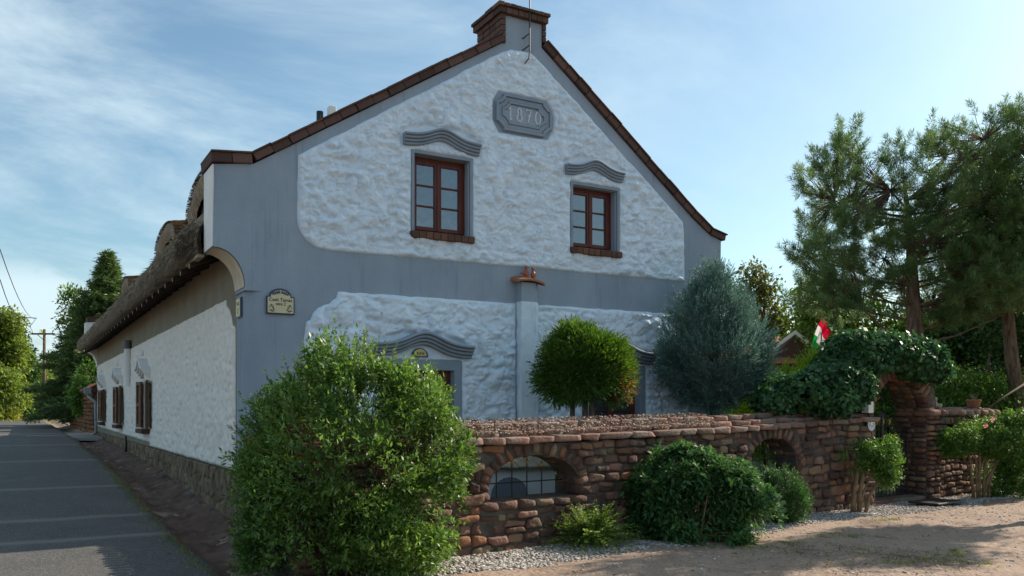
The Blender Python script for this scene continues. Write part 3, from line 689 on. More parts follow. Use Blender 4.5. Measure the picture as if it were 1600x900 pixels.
FF += [(0, 2, 3, 1), (4*nn, 4*nn+1, 4*nn+3, 4*nn+2)]
ct.add(VV, FF); ct.build('pilaster_tile', M['terrapot'], po, True, sharp=40)

# coping of tiles on the gable
def coping(poly, y0, y1, th, ln, mb):
    for i in range(len(poly)-1):
        a, b = Vector((poly[i][0], 0, poly[i][1])), Vector((poly[i+1][0], 0, poly[i+1][1])); L_ = (b-a).length; n = max(1, round(L_/ln)); d = (b-a)/n; an = -math.atan2(d.z, d.x)
        for k in range(n):
            c = a+d*(k+.5); Mx = Matrix.Translation(c) @ Matrix.Rotation(an+random.uniform(-.012, .012), 4, 'Y') @ Matrix.Rotation(random.uniform(-.01, .01), 4, 'Z')
            j = random.uniform(-.01, .01); jj = random.uniform(-.006, .008)
            mb.box(-d.length/2+.004, d.length/2-.004, y0+j, y1+j, -th+jj, jj-.012, Mx)
            mb.box(-d.length/2+.004, d.length/2+.012, y0-.028+j, y1+.02+j, -.012+jj, .012+jj, Mx)
cm = MB(); coping([(-.46, 4.845), (.06, 4.895)], -.055, .66, .135, .26, cm); coping([(.06, 4.895), (3.76, 7.24)], -.055, .66, .108, .27, cm)
cm.build('gable_coping', M['terra'], house, bevel=.008); cm = MB(); coping([(4.56, 7.30), (7.58, 4.995), (7.97, 4.74), (8.30, 4.66)], -.055, .66, .11, .25, cm)
cm.build('gable_coping', M['terra'], house, bevel=.008)
cm = MB(); coping([(-.46, 4.87), (.06, 4.925), (3.76, 7.27)], HL-.06, HL+.56, .15, .4, cm); cm.build('far_coping', M['terra'], house); cm = MB(); coping([(4.56, 7.33), (7.97, 4.76), (8.30, 4.68)], HL-.06, HL+.56, .15, .4, cm); cm.build('far_coping', M['terra'], house)
pk = MB()
for r_ in range(5):
    z = 7.12+r_*.09
    for k in range(4): pk.box(3.762+random.uniform(-.008, .004), 3.838, -.03+k*.2, .16+k*.2, z, z+.082)
for r_ in range(3): pk.box(4.492, 4.56, -.03, .74, 7.27+r_*.095, 7.355+r_*.095)
pk.box(3.84, 4.49, .58, .74, 7.0, 7.55)
for k in range(8):
    for q_ in range(4):
        j = random.uniform(-.008, .008); pk.box(3.71+k*.108, 3.71+k*.108+.102, -.085+j+q_*.225, .135+j+q_*.225, 7.552, 7.64+j)
for k in range(9):
    for q_ in range(4):
        j = random.uniform(-.008, .01); pk.box(3.68+k*.101, 3.68+k*.101+.096, -.12+j+q_*.24, .11+j+q_*.24, 7.642, 7.695+j)
pk.build('peak_block', M['terra'], house, bevel=.008)
# lightning rod
lr = MB(); lr.tube([(4.13, -.10, 6.84), (4.20, -.10, 6.93), (4.215, -.10, 7.05), (4.215, -.10, 9.6)], .0105)
lr.build('lightning_rod', M['iron'], house)
lr = MB()
for z in (7.12, 7.30): MB().tube([(4.215, -.10, z+.02), (4.15, 0, z-.04), (4.10, .02, z-.02)], .009).build('rod_clamp', M['iron'], house)

# thatched roof
def sect(y_):
    k = min(1, max(0, (y_-.58)/.9)); k = k*k*(3-2*k); lx = -.42-.19*k; sg = .02*sin(y_*.9)+.015*sin(y_*2.3)
    return [(.25, 3.99), (-.10, 3.84), (lx+.09, 3.655+sg), (lx+.02, 3.65+sg), (lx-.03, 3.69+sg), (lx-.045, 3.83+sg), (lx-.03, 3.96+sg), (lx+.04, 4.05+sg), (-.40, 4.22), (-.15, 4.48), (.1, 4.66), (.6, 4.98), (1.5, 5.55), (2.6, 6.24), (3.7, 6.92), (4.15, 7.08), (4.6, 6.9), (5.6, 6.15), (6.6, 5.4), (7.6, 4.66), (8.4, 4.1), (8.7, 3.9), (8.68, 3.6), (8.1, 3.95)]
ys_ = np.concatenate([np.arange(.585, 6, .045), np.arange(6, 14, .08), np.arange(14, HL+.001, .16)]); S = np.array([sect(y_) for y_ in ys_])
# refine across the eave
def refine(S, n=4):
    out = [S[:, 0]]
    for i in range(S.shape[1]-1):
        m_n = n if i < 10 else 2
        for k in range(1, m_n+1): out.append(S[:, i]+(S[:, i+1]-S[:, i])*k/m_n)
    return np.stack(out, 1)
S = refine(S); Yg = np.repeat(ys_[:, None], S.shape[1], 1)
q = np.stack([S[..., 0]*3, Yg*9, S[..., 1]*3], -1); q2 = q*2.6
disp = .014*vn(q, 90)+.012*vn(q2, 91)
V = np.stack([S[..., 0]-disp*.7, Yg, S[..., 1]+disp], -1); ny, nx = V.shape[:2]
i = np.arange((ny-1)*(nx-1)); r_ = i//(nx-1); c_ = i % (nx-1); a = r_*nx+c_
mk('thatched_roof', V.reshape(-1, 3), np.stack([a, a+nx, a+nx+1, a+1], 1), M['thatch'], house, True)
# eyebrow dormers of thatch
def eyebrow(yc, hw, zb, zt, x0, x1):
    n = 26; VV = []; FF = []; rings = []
    xs_ = [x0+.05, x0, x0-.03, x0, x0+.06]+[x0+.06+(x1-x0)*k/10 for k in range(1, 11)]
    for j, xx in enumerate(xs_):
        fr_ = [(.60, .45), (.66, .56), (.82, .8), (.95, .94), (1, 1)][j] if j < 5 else (1, 1)
        for k in range(n+1):
            a = pi*k/n; yy = yc+hw*fr_[0]*cos(a); zz = zb+(zt-zb)*fr_[1]*max(0, sin(a))**.75+max(0, xx-x0)*.14
            d_ = .014*vn(np.array([[xx*3, yy*5, zz*5]]), 95)[0]+.012*vn(np.array([[xx*9, yy*15, zz*15]]), 96)[0]; VV.append((xx-d_, yy, zz+d_))
    w = n+1
    for j in range(len(xs_)-1):
        for k in range(n): FF.append((j*w+k, j*w+k+1, (j+1)*w+k+1, (j+1)*w+k))
    s = MB(); s.add(VV, FF); o = s.build('eyebrow_dormer', M['thatch'], house, True)
    s = MB(); s.box(x0+.10, x0+.14, yc-hw*.62, yc+hw*.62, zb-.3, zb+(zt-zb)*.42); s.build('dormer_window', M['darkwood'], o)
eyebrow(1.75, 1.35, 4.45, 5.04, -.22, 1.6); eyebrow(5.3, 1.25, 4.40, 4.90, -.24, 1.4); eyebrow(12.4, 1.0, 4.40, 4.88, -.20, 1.2)
# loose reeds sticking out of eave and dormers
n = 30000; yy = .6+22.9*rng.random(n)**1.7; ss = rng.random(n); kk = np.clip((yy-.58)/.9, 0, 1); kk = kk*kk*(3-2*kk); lxx = -.42-.19*kk; sgg = .02*np.sin(yy*.9)+.015*np.sin(yy*2.3)
lipx = np.interp(ss, [0, .12, .45, .65, .8, 1], [.02, -.03, -.045, -.03, .04, .21]); lipz = np.interp(ss, [0, .12, .45, .65, .8, 1], [3.65, 3.69, 3.83, 3.96, 4.05, 4.22])
Pz = np.stack([lxx+lipx-.022, yy, lipz+sgg+.012], 1)
D = np.stack([-.12+.18*(ss-.4)*-1+.12*rng.normal(size=n), .28*rng.normal(size=n), -.9+.35*rng.normal(size=n)], 1); D /= np.linalg.norm(D, axis=1)[:, None]
Ln = .05+.09*rng.random(n)
Wd = np.cross(D, np.array([1., 0, .2])); Wd /= np.linalg.norm(Wd, axis=1)[:, None]
V = np.stack([Pz-Wd*.006, Pz+Wd*.006, Pz+D*Ln[:, None]], 1).reshape(-1, 3); mk('loose_reeds', V, np.arange(3*n).reshape(-1, 3), M['reed'], house)
def dormer_reeds(yc, hw, zb, zt, x0, x1, n):
    a = pi*rng.random(n); u = rng.random(n)**1.6; xx = x0-.04+(x1-x0)*.6*u; yy = yc+hw*1.0*np.cos(a); zz = zb+(zt-zb)*np.sin(a)**.75+(xx-x0)*.14
    Pz = np.stack([xx, yy+.015*np.cos(a), zz+.02], 1); D = np.stack([1+.1*rng.normal(size=n), .10*rng.normal(size=n), .10+.06*rng.normal(size=n)], 1); D /= np.linalg.norm(D, axis=1)[:, None]
    Ln = .06+.12*rng.random(n); Wd = np.cross(D, np.array([.1, .3, 1.])); Wd /= np.linalg.norm(Wd, axis=1)[:, None]
    V = np.stack([Pz-Wd*.007, Pz+Wd*.007, Pz+D*Ln[:, None]], 1).reshape(-1, 3); mk('dormer_reeds', V, np.arange(3*n).reshape(-1, 3), M['reed'], house)
dormer_reeds(1.75, 1.35, 4.45, 5.04, -.22, 1.6, 6000); dormer_reeds(5.3, 1.25, 4.40, 4.90, -.24, 1.4, 5000); dormer_reeds(12.4, 1.0, 4.40, 4.88, -.20, 1.2, 2500)
# small chimney peeping over the coping
c_ = MB(); c_.box(3.02, 3.16, 5.9, 6.1, 6.2, 7.84); co_ = c_.build('chimney', M['whitepaint'], house, bevel=.01)
c_ = MB(); c_.tube([(2.84, 6.0, 6.1), (2.84, 6.0, 7.70)], .07, 10); c_.build('stove_pipe', M['iron'], co_, True)
# eave board, rafters
eb = MB(); eb.box(-.50, -.42, .60, 1.55, 3.600, 3.640); eb.build('eave_board', M['palewood'], house)
for k in range(31):
    y_ = 1.0+k*.74; rf = MB()
    rf.add([(-.53, y_, 3.50), (-.53, y_+.09, 3.50), (-.53, y_+.09, 3.58), (-.53, y_, 3.58), (.2, y_, 3.86), (.2, y_+.09, 3.86), (.2, y_+.09, 3.94), (.2, y_, 3.94)], [(0, 1, 2, 3), (4, 7, 6, 5), (0, 4, 5, 1), (1, 5, 6, 2), (2, 6, 7, 3), (3, 7, 4, 0)])
    ro = rf.build('rafter', M['darkwood'], house)
    MB().box(-.535, -.531, y_+.01, y_+.08, 3.51, 3.57).build('rafter_end', M['palewood'], ro)

# street windows with shutters
for c in SWN:
    f = MB(); x = .12
    f.box(x, x+.06, c-.46, c-.40, 1.18, 2.16); f.box(x, x+.06, c+.40, c+.46, 1.18, 2.16); f.box(x, x+.06, c-.399, c+.399, 1.18, 1.25); f.box(x, x+.06, c-.399, c+.399, 2.09, 2.16)
    f.box(x-.01, x+.05, c-.03, c+.03, 1.251, 2.089); f.box(x, x+.04, c-.399, c-.031, 1.66, 1.69); f.box(x, x+.04, c+.031, c+.399, 1.66, 1.69)
    fo = f.build('street_window', M['shutter'], house)
    MB().add([(x+.03, c-.4, 1.25), (x+.03, c+.4, 1.25), (x+.03, c+.4, 2.09), (x+.03, c-.4, 2.09)], [(0, 1, 2, 3)]).build('pane', M['glass'], fo)
    MB().box(.39, .395, c-.5, c+.5, 1.1, 2.2).build('dark_interior', M['dark'], fo)
    for sg in (-1, 1):
        s = MB(); w_ = .43
        hinge = c+sg*.49; an = R(7)
        def T(x_, u): # u along the leaf away from the hinge
            return (-.05-u*sin(an)-x_, hinge+sg*u*cos(an))
        for u0, u1, th_, z0, z1 in [(0, .08, .045, 1.14, 2.2), (w_-.08, w_, .045, 1.14, 2.2), (.08, w_-.08, .045, 1.14, 1.22), (.08, w_-.08, .045, 2.12, 2.2), (.08, w_-.08, .045, 1.63, 1.70)]+[(.08, w_-.08, .024, 1.235+k*.05, 1.265+k*.05) for k in range(17)]+[(.075, w_-.075, .010, 1.2, 2.15)]:
            a0, b0 = T(0, u0); a1, b1 = T(0, u1); a2, b2 = T(th_, u1); a3, b3 = T(th_, u0)
            s.add([(a0, b0, z0), (a1, b1, z0), (a2, b2, z0), (a3, b3, z0), (a0, b0, z1), (a1, b1, z1), (a2, b2, z1), (a3, b3, z1)], [(0, 3, 2, 1), (4, 5, 6, 7), (0, 1, 5, 4), (1, 2, 6, 5), (2, 3, 7, 6), (3, 0, 4, 7)])
        s.build('shutter', M['shutter'], fo)
    s = MB(); s.box(-.20, .11, c-.56, c+.56, 1.02, 1.12); s.build('sill', M['brick_sill'], fo, bevel=.015)
    hood(c, .62, 2.50, .22, .22, .20, 'street_hood_moulding', side=True, m=M['whitepaint'])
    k_ = MB(); k_.tube([(-.12, c, 2.78), (-.10, c, 2.90)], [.05, .01], 8); k_.build('hood_finial', M['whitepaint'], house)
# vent pipe on the street side
v = MB(); v.tube([(-.09, 12.9, 2.15), (-.09, 12.9, 3.12)], .085, 14); vo_ = v.build('vent_pipe', M['whitepaint'], house, True, sharp=50)
v = MB(); v.tube([(-.09, 12.9, 3.12), (-.09, 12.9, 3.20), (-.09, 12.9, 3.34)], [.10, .11, .09], 14); v.build('vent_cap', M['lampgrey'], vo_, True, sharp=40)
MB().tube([(-.10, 13.2, .3), (-.10, 13.2, .86)], .03, 8).build('drain_stub', M['iron'], house, True)
# cellar hatch roof seen through the arch
ch = MB()
for r_ in range(5):
    for k in range(14):
        x0 = 2.3+k*.17+(.08 if r_ % 2 else 0); j = random.uniform(-.01, .01)
        y0 = -.72+r_*.13; z0 = .76+r_*.06
        ch.add([(x0, y0, z0+j), (x0+.16, y0, z0+j), (x0+.16, y0+.2, z0+.105+j), (x0, y0+.2, z0+.105+j), (x0, y0, z0-.02+j), (x0+.16, y0, z0-.02+j), (x0+.16, y0+.2, z0+.085+j), (x0, y0+.2, z0+.085+j)], [(0, 1, 2, 3), (7, 6, 5, 4), (0, 4, 5, 1), (1, 5, 6, 2), (2, 6, 7, 3), (3, 7, 4, 0)])
cho = ch.build('cellar_hatch_roof', M['palewood'], house)
MB().box(2.3, 4.7, -.60, -.02, -.1, .72).build('cellar_hatch_wall', M['whitepaint'], cho)
s = MB(); s.prism([[(3.15, 0), (3.75, 0)]+[(3.45+.30*cos(pi*k/10), .35+.25*sin(pi*k/10)) for k in range(11)]], -.62, -.601); s.build('cellar_door', mat('blue_grey_door', (.16, .18, .21), (.22, .25, .28), scale=8, stretch=(9, 1, 1)), cho).location = (.12, 0, 0)

# ------------------------------------------------------------------ signs, birds, lamp
def text_obj(body, size, loc, rot, m, parent, name='lettering', ext=.002, align='CENTER'):
    cu_ = bpy.data.curves.new(name, 'FONT'); cu_.body = body; cu_.size = size; cu_.extrude = ext; cu_.align_x = align; cu_.resolution_u = 3; cu_.offset = .0008
    o = bpy.data.objects.new(name, cu_); COL.objects.link(o)
    bpy.context.view_layer.update(); me = bpy.data.meshes.new_from_object(o.evaluated_get(bpy.context.evaluated_depsgraph_get()))
    bpy.data.objects.remove(o); me.materials.clear(); o = link(name, me, m, parent); o.location = loc; o.rotation_euler = rot; return o
sg = empty('street_name_sign', (.43, -.004, 2.83), 0, 'cream arched tile sign with dark blue border and lettering on the blue gable', 'street sign')
def arch_loop(w, h, r, e=0):
    L_ = [(-w+e, e), (w-e, e), (w-e, h-e), (r-e, h-e)]
    for k in range(1, 12): a = pi*k/12; L_.append(((r-e)*cos(a), h-e*.6+(r*.72-e)*sin(a)))
    return L_+[(-r+e, h-e), (-w+e, h-e)]
MB().prism([arch_loop(.185, .235, .145)], -.03, 0).build('sign_border', M['signblue'], sg, bevel=.003)
MB().prism([arch_loop(.185, .235, .145, .016)], -.034, -.0305).build('sign_face', M['signcream'], sg)
text_obj('Cseh Tamás', .062, (0, -.0345, .168), (R(90), 0, 0), M['ink'], sg, ext=.0015)
text_obj('utca 2', .054, (0, -.0345, .118), (R(90), 0, 0), M['ink'], sg, ext=.0015)
tl = MB()
for sg_ in (-1, 1):
    for k in range(4):
        for b in (0, 1):
            a0 = .25+k*.2; cx, cz = sg_*(.02+k*.026), .245+.035-(k*.008)+b*.018
            tl.prism([[(cx+.017*cos(t)*1.1, cz+.009*sin(t)+.006*cos(t)*sg_) for t in np.linspace(0, 2*pi, 7)[:-1]]], -.036, -.0342)
    pts = [(sg_*(.115+.035*cos(t)*(1-t/9)), -.0355, .075+.045*sin(t)) for t in np.linspace(0, 6, 12)]; tl.tube(pts, .003, 4)
    tl.tube([(sg_*.075, -.0355, .05), (sg_*.10, -.0355, .07), (sg_*.13, -.0355, .13)], .004, 4); tl.tube([(sg_*.09, -.0355, .03), (sg_*.12, -.0355, .05), (sg_*.155, -.0355, .045)], .004, 4)
tl.build('sign_ornament', M['signblue'], sg)
s2 = empty('house_number_sign', (-.004, .36, 2.80), 0, 'small yellow tile sign round the corner facing the street', 'sign')
MB().box(-.025, 0, -.13, .13, 0, .26).build('sign_border', M['signblue'], s2, bevel=.003)
MB().box(-.029, -.0255, -.112, .112, .018, .242).build('sign_face', M['signyellow'], s2)
t_ = MB()
for z in (.19, .165): t_.tube([(-.031, -.07, z), (-.031, .07, z+.004)], .006, 4)
t_.build('sign_lines', M['signblue'], s2); text_obj('2', .11, (-.030, 0, .045), (R(90), 0, R(-90)), M['ink'], s2, ext=.0015)

def bird(loc, rz, s, label):
    o = MB(); o.lathe([(.001, 0), (.022, .004), (.03, .02), (.038, .05), (.036, .075), (.022, .098), (.018, .105), (.026, .122), (.028, .138), (.02, .155), (.001, .162)], n=14)
    ob = o.build('clay_bird', M['clay'], None, True); ob.location = loc; ob.rotation_euler = (0, 0, rz); ob.scale = (s*1.15, s, s)
    b = MB(); b.tube([(.022, 0, .138), (.05, 0, .132)], [.009, .002], 6); b.build('beak', M['clay'], ob, True)
    b = MB(); b.tube([(-.02, 0, .05), (-.05, 0, .045), (-.075, 0, .055)], [.022, .016, .008], 8); b.build('tail', M['clay'], ob, True)
    b = MB(); b.tube([(0, 0, -.012), (0, 0, .004)], [.03, .024], 10); b.build('foot', M['clay'], ob, True)
    return tag(ob, label, 'clay figure', 'clay birds on the pilaster tile')
bird((4.135, -.13, 3.59), R(-20), 1.05, 'left brown clay bird on the pilaster tile, slimmer and turned from its mate')
bird((4.245, -.15, 3.575), R(-150), 1.05, 'right brown clay bird on the pilaster tile, rounder and nearer the edge')

# ------------------------------------------------------------------ stone garden wall
WA = math.atan(.12)
gw = empty('stone_garden_wall', (0, -3.27, 0), WA, 'low red brown field stone wall with sloping cap and two barred arches before the house', 'wall')
def archf(cx, hw, zb, zs, rise, grow=.0):
    def inside_iv(z0, z1):
        z = z0 if z0 > zs else min(z1, zs) if z1 > zb else z0
        if z1 < zb-grow*.0 or z0 > zs+rise+grow: return []
        zz = max(z0, zs); t = (zz-zs)/(rise+grow)
        if t >= 1: return []
        h = (hw+grow)*math.sqrt(max(0, 1-t*t)); return [(cx-h, cx+h)]
    return inside_iv
A1 = (2.585, .665, .56, .70, .36); A2 = (6.98, .53, .66, .82, .35)
def archloop(a, n=14): return [(a[0]-a[1], a[2]), (a[0]+a[1], a[2])]+[(a[0]+a[1]*cos(pi*k/n), a[3]+a[4]*sin(pi*k/n)) for k in range(n+1)]
TH = .42
def wtop(s): return 1.16+.06*s/5 if s < 9 else 1.26
core = [(-.35, -.3), (9.64, -.3), (9.64, 1.40), (9.0, 1.36), (6.0, 1.24), (3.0, 1.19), (-.35, 1.16)]
wc = MB().prism([core, archloop(A1), archloop(A2)], -.008, TH).build('wall_core', M['mortar'], gw)
def fb(z0, z1):
    r_ = []
    for a in (A1, A2):
        if z1 > a[2]-.115: r_ += archf(a[0], a[1], a[2], a[3], a[4], .135 if z1 > a[3] else .06)(z0, z1) if z1 > a[2] else [(a[0]-a[1]-.12, a[0]+a[1]+.12)]
    return r_
st = []
for za_, zb_ in ((-.16, .443), (.443, .543), (.543, 1.19)): st += rows(-.33, 9.62, za_, zb_, (.075, .165), (.13, .34), fb, y=.012, dep=.054, gap=.011, wav=.016, jit=1.5)
st2 = []
for t in st:      # wall height grows along its length
    k = 1+max(0, (t[0]-2.5))*.018
    st2.append((t[0], t[1], t[2]*k if t[2] > 0 else t[2], t[3], t[4], t[5]*k, t[6]))
# a few big boulders low at the left
for bx, bz, bw, bh in (): st2.append((bx, -.02, bz, bw, .10, bh, random.uniform(-.2, .2)))
wst = stones('face_stones', st2, M['stone'], gw, 5, .26, 7, smooth=False)
arcst = []
for a, n in ((A1, 17), (A2, 15)):
    for k in range(n):
        t = pi*(k+.5)/n*1.0; jr = random.uniform(-.012, .02); L_ = random.uniform(.10, .135)*(1.1 if 2 < k < n-3 else 1)
        for yy_ in (.08, .30):
            arcst.append((a[0]+(a[1]+L_*.55+jr)*cos(t), yy_, a[3]+(a[4]+L_*.55+jr)*sin(t), random.uniform(.028, .045) if 2 < k < n-3 else .05, .12, L_*.62, t-pi/2+random.uniform(-.06, .06)))
    for sg_ in (-1, 1):
        for z in (a[2]+.06,):
            arcst.append((a[0]+sg_*(a[1]+.07), .16, z, .085, .2, .06, 0))
    n2 = 6
    for k in range(n2):
        w = (2*a[1]+.25)/n2; arcst.append((a[0]-a[1]-.125+w*(k+.5), .16, a[2]-.052, w/2-.006, .215, .05, random.uniform(-.03, .03)))
stones('arch_stones', arcst, M['stone'], gw, 4, .26, 6, smooth=False)
# intrados lining and grilles
for a in (A1, A2):
    gr = MB(); nb_ = 6; yb = .30
    for k in range(nb_):
        x = a[0]-a[1]+2*a[1]*(k+.5)/nb_*1.0; t = (x-a[0])/a[1]; zt = a[3]+a[4]*math.sqrt(1-t*t)-.05; gr.tube([(x, yb, a[2]), (x, yb, zt)], .0085, 6)
    gr.tube([(a[0]-a[1]+.02, yb-.01, a[2]+.17), (a[0]+a[1]-.02, yb-.01, a[2]+.17)], .008, 6)
    gro = gr.build('iron_grille', M['iron'], gw)
    fi = MB()
    for k in range(nb_):
        x = a[0]-a[1]+2*a[1]*(k+.5)/nb_; t = (x-a[0])/a[1]; zt = a[3]+a[4]*math.sqrt(1-t*t)-.10; fi.tube([(x, yb, zt-.03), (x, yb, zt), (x, yb, zt+.05)], [.006, .02, .003], 8)
    fi.build('grille_finials', M['brass'], gro, True)
# sloping cap of flat stones
cap = []
s_ = -.42
while s_ < 9.6:
    w = random.uniform(.26, .55)
    if s_+w > 9.5: w = 9.68-s_
    k = s_+w/2
    zf = 1.225+.052*max(0, k-2.2)/3+(.0 if k < 6 else .05*(k-6)/3); zb = zf+(.16 if k < 7.5 else .10)
    cap.append((k, -.005, zf+.004, w/2-.003, .085, .040, random.uniform(-.02, .02)))
    s_ += w
for r_ in range(2):
    s_ = -.42
    while s_ < 9.6:
        w = random.uniform(.2, .5)
        if s_+w > 9.5: w = 9.68-s_
        k = s_+w/2; zf = 1.225+.052*max(0, k-2.2)/3+(.0 if k < 6 else .05*(k-6)/3); dz_ = (.16 if k < 7.5 else .10)
        cap.append((k, .155+.17*r_, zf+.022+dz_*(r_+.6)/2, w/2-.003, .093, .042, random.uniform(-.03, .03)))
        s_ += w
co = stones('wall_cap', cap, M['capstone'], gw, 5, .10, 11)
cb = MB(); cb.prism([[(-.4, 1.155), (9.64, 1.30), (9.64, 1.40), (6, 1.335), (2.5, 1.26), (-.4, 1.22)]], .03, TH-.01); cb.build('cap_bedding', M['mortar'], gw)
# litter and lichen on the cap: fine grit
n = 11000; xx = rng.random(n)**1.5*5.4+.5; yy = .02+rng.random(n)*.4; zz = 1.285+.052*np.maximum(0, xx-2.2)/3+.40*yy+.01*rng.random(n)
an = rng.random(n)*6.28; Lq = .006+.012*rng.random(n)
V = np.stack([np.stack([xx+Lq*np.cos(an+k), yy+Lq*np.sin(an+k), zz+.004*k], 1) for k in (0, 2.1, 4.2)], 1).reshape(-1, 3)
mk('dry_litter', V, np.arange(3*n).reshape(-1, 3), mat('dry_litter', (.18, .115, .08), (.50, .38, .30), island=True, hsv=.3), gw)

# return wall from the house corner to the garden wall (mostly behind the big bush)
rw = empty('corner_return_wall', (0.02, -3.1, 0), R(90), 'short red stone wall piece at the house corner behind the big bush', 'wall')
MB().prism([[(0, -.3), (3.08, -.3), (3.08, 1.1), (0, 1.1)]], -.36, -.02).build('wall_core', M['mortar'], rw)
stones('face_stones', [(t[0], -t[1]+0, t[2], *t[3:]) for t in rows(0, 3.06, -.1, 1.1, (.09, .17), (.15, .34), y=.0, dep=.05)], M['stone'], rw, 3, .16, 4.5)
s = MB()
for k in range(20):
    x0 = k*.155; j = random.uniform(-.015, .015)
    for (ya, za, yb_, zb_) in ((.07+j, 1.16, -.20, 1.30), (-.47, 1.16, -.19, 1.30)):
        VV = []
        for q_ in range(5):
            a = pi*q_/4; xx = x0+.07-.07*cos(a); dz = .035*sin(a); VV += [(xx, ya, za+dz+j*.5), (xx, yb_, zb_+dz+j*.5), (xx, ya, za+dz-.015+j*.5), (xx, yb_, zb_+dz-.015+j*.5)]
        FF = [(4*q_, 4*q_+4, 4*q_+5, 4*q_+1) for q_ in range(4)]+[(4*q_+2, 4*q_+3, 4*q_+7, 4*q_+6) for q_ in range(4)]+[(4*q_, 4*q_+2, 4*q_+6, 4*q_+4) for q_ in range(4)]+[(0, 1, 3, 2), (16, 18, 19, 17)]
        s.add(VV, FF)
s.build('wall_tiles', M['terrapot'], rw)

# ------------------------------------------------------------------ gate arch and right wall piece
ga = empty('stone_gate_arch', (0, -3.27, 0), WA, 'tall red stone arch over the garden gate, overgrown with ivy', 'gateway')
GL, GR_ = 9.66, 11.33   # jambs in wall coordinates
ac = (GL+GR_)/2; hw = (GR_-GL)/2; zs = 1.50; rise = .62; D0, D1 = .03, .60
outer = [(GL-.04, 1.30), (GL-.02, 1.30), (GL-.02, -.3), (GL, -.3), (GL, zs)]+[(ac+hw*cos(pi-pi*k/14), zs+rise*sin(pi*k/14)) for k in range(1, 14)]+[(GR_, zs), (GR_, -.3), (GR_+.36, -.3), (GR_+.36, 1.6)]+[(ac+(hw+.32)*cos(pi*k/14), zs+.15+(rise+.22)*sin(pi*k/14)) for k in range(1, 14)]
MB().prism([outer], D0, D1).build('arch_core', M['mortar'], ga)
it = []
n = 21
for k in range(n):
    t = pi*(k+.5)/n
    for yy_ in (.10, .29, .48): it.append((ac+(hw+.13)*cos(t), yy_, zs+(rise+.13)*sin(t), random.uniform(.045, .06), .10, .15, t-pi/2+random.uniform(-.05, .05)))
it += rows(GR_+.0, GR_+.36, -.1, 1.55, (.07, .15), (.15, .36), y=.02, dep=.07)
it += rows(GL-.34, GL+.0, 1.34, 1.75, (.09, .13), (.12, .3), y=.16, dep=.07)
stones('arch_stones', it, M['stone'], ga, 4, .22, 6, smooth=False)
# jamb faces (turned 90 degrees)
jm = rows(.03, .60, -.1, 1.55, (.07, .14), (.16, .34), y=0, dep=.05)
stones('jamb_stones', jm, M['stone'], ga, 4, .15, 4.5, lambda V: np.stack([GR_+.012+V[:, 1], V[:, 0], V[:, 2]], 1))
jm = rows(.05, .60, -.1, 1.55, (.07, .14), (.16, .34), y=0, dep=.05)
stones('jamb_stones', jm, M['stone'], ga, 3, .15, 4.5, lambda V: np.stack([GL-.03+V[:, 1], V[:, 0], V[:, 2]], 1))

rp = empty('stone_wall_by_gate', (0, -3.27, 0), WA, 'red stone wall right of the gate with a small dark slot near its cap', 'wall')
RS, RE = GR_+.36, 13.85
slot = [(12.02, 1.17), (12.40, 1.17), (12.40, 1.30), (12.02, 1.30)]
MB().prism([[(RS, -.3), (RE, -.3), (RE, 1.47), (RS, 1.47)], slot], .03, .50).build('wall_core', M['mortar'], rp)
MB().box(12.0, 12.42, .12, .14, 1.15, 1.32).build('slot_back', M['dark'], rp)
fbr = lambda z0, z1: [(11.98, 12.44)] if (z1 > 1.16 and z0 < 1.44) else []
it = rows(RS, RE, -.1, 1.45, (.07, .145), (.13, .34), fbr, y=.02, dep=.052, wav=.025)
for k in range(8): it.append((12.0+.058*k, .03, 1.365, .025, .07, .065, 0))
stones('face_stones', it, M['stone'], rp, 4, .24, 6.5, smooth=False)
it = []; s_ = RS-.40
while s_ < RE+.02:
    w = random.uniform(.2, .34)
    it.append((s_+w/2, -.0, 1.51, w/2-.005, .10, .055, random.uniform(-.03, .03)))
    for r_ in range(2): it.append((s_+w/2, .17+.17*r_, 1.54+.02*r_, w/2-.005, .10, .05, random.uniform(-.03, .03)))
    s_ += w
stones('wall_cap', it, M['capstone'], rp, 4, .12, 4.5)

# iron gate, set back in the passage
gt = empty('iron_gate', (0, -3.27, 0), WA, 'black wrought iron garden gate with pointed top, ajar in the stone arch', 'gate')
s = MB(); x0, x1, yg = GL+.03, GR_-.03, .36
for k in range(15):
    x = x0+(x1-x0)*k/14; t = (x-ac)/hw; s.tube([(x, yg, .06), (x, yg, 1.12+.30*(1-abs(t)))], .010, 5)
gf = MB()
for x in (x0, x1, ac-.02, ac+.02): gf.tube([(x, yg, .03), (x, yg, 1.16+(.32 if abs(x-ac) < .1 else 0))], .018, 6)
for z in (.08, .62, 1.08): gf.tube([(x0, yg, z), (x1, yg, z)], .014, 6)
gf.tube([(x0, yg, 1.16), (ac, yg, 1.50), (x1, yg, 1.16)], .02, 6)
gf.build('gate_frame', M['iron'], gt); s.build('gate_bars', M['iron'], gt)
s = MB()
for k in range(7):
    x = x0+(x1-x0)*(k+.5)/7
    s.tube([(x+.07*cos(t)*(1-t/14), yg, .33+.13*sin(t)*(1-t/14)) for t in np.linspace(0, 9, 22)], .008, 4)
    s.tube([(x+.05*cos(t), yg, .85+.08*sin(t)) for t in np.linspace(0, 6.28, 12)], .007, 4)
s.build('scrollwork', M['iron'], gt)
s = MB()
for k in range(3): s.tube([(ac-.2+.2*k, yg-.01, 1.30), (ac-.2+.2*k, yg-.01, 1.36), (ac-.2+.2*k, yg-.01, 1.42)], [.008, .03, .004], 8)
s.build('gate_finials', M['brass'], gt)
gc, gs = cos(WA), sin(WA)
def wl(s_, y_, z): return (s_*gc-y_*gs, -3.27+s_*gs+y_*gc, z)
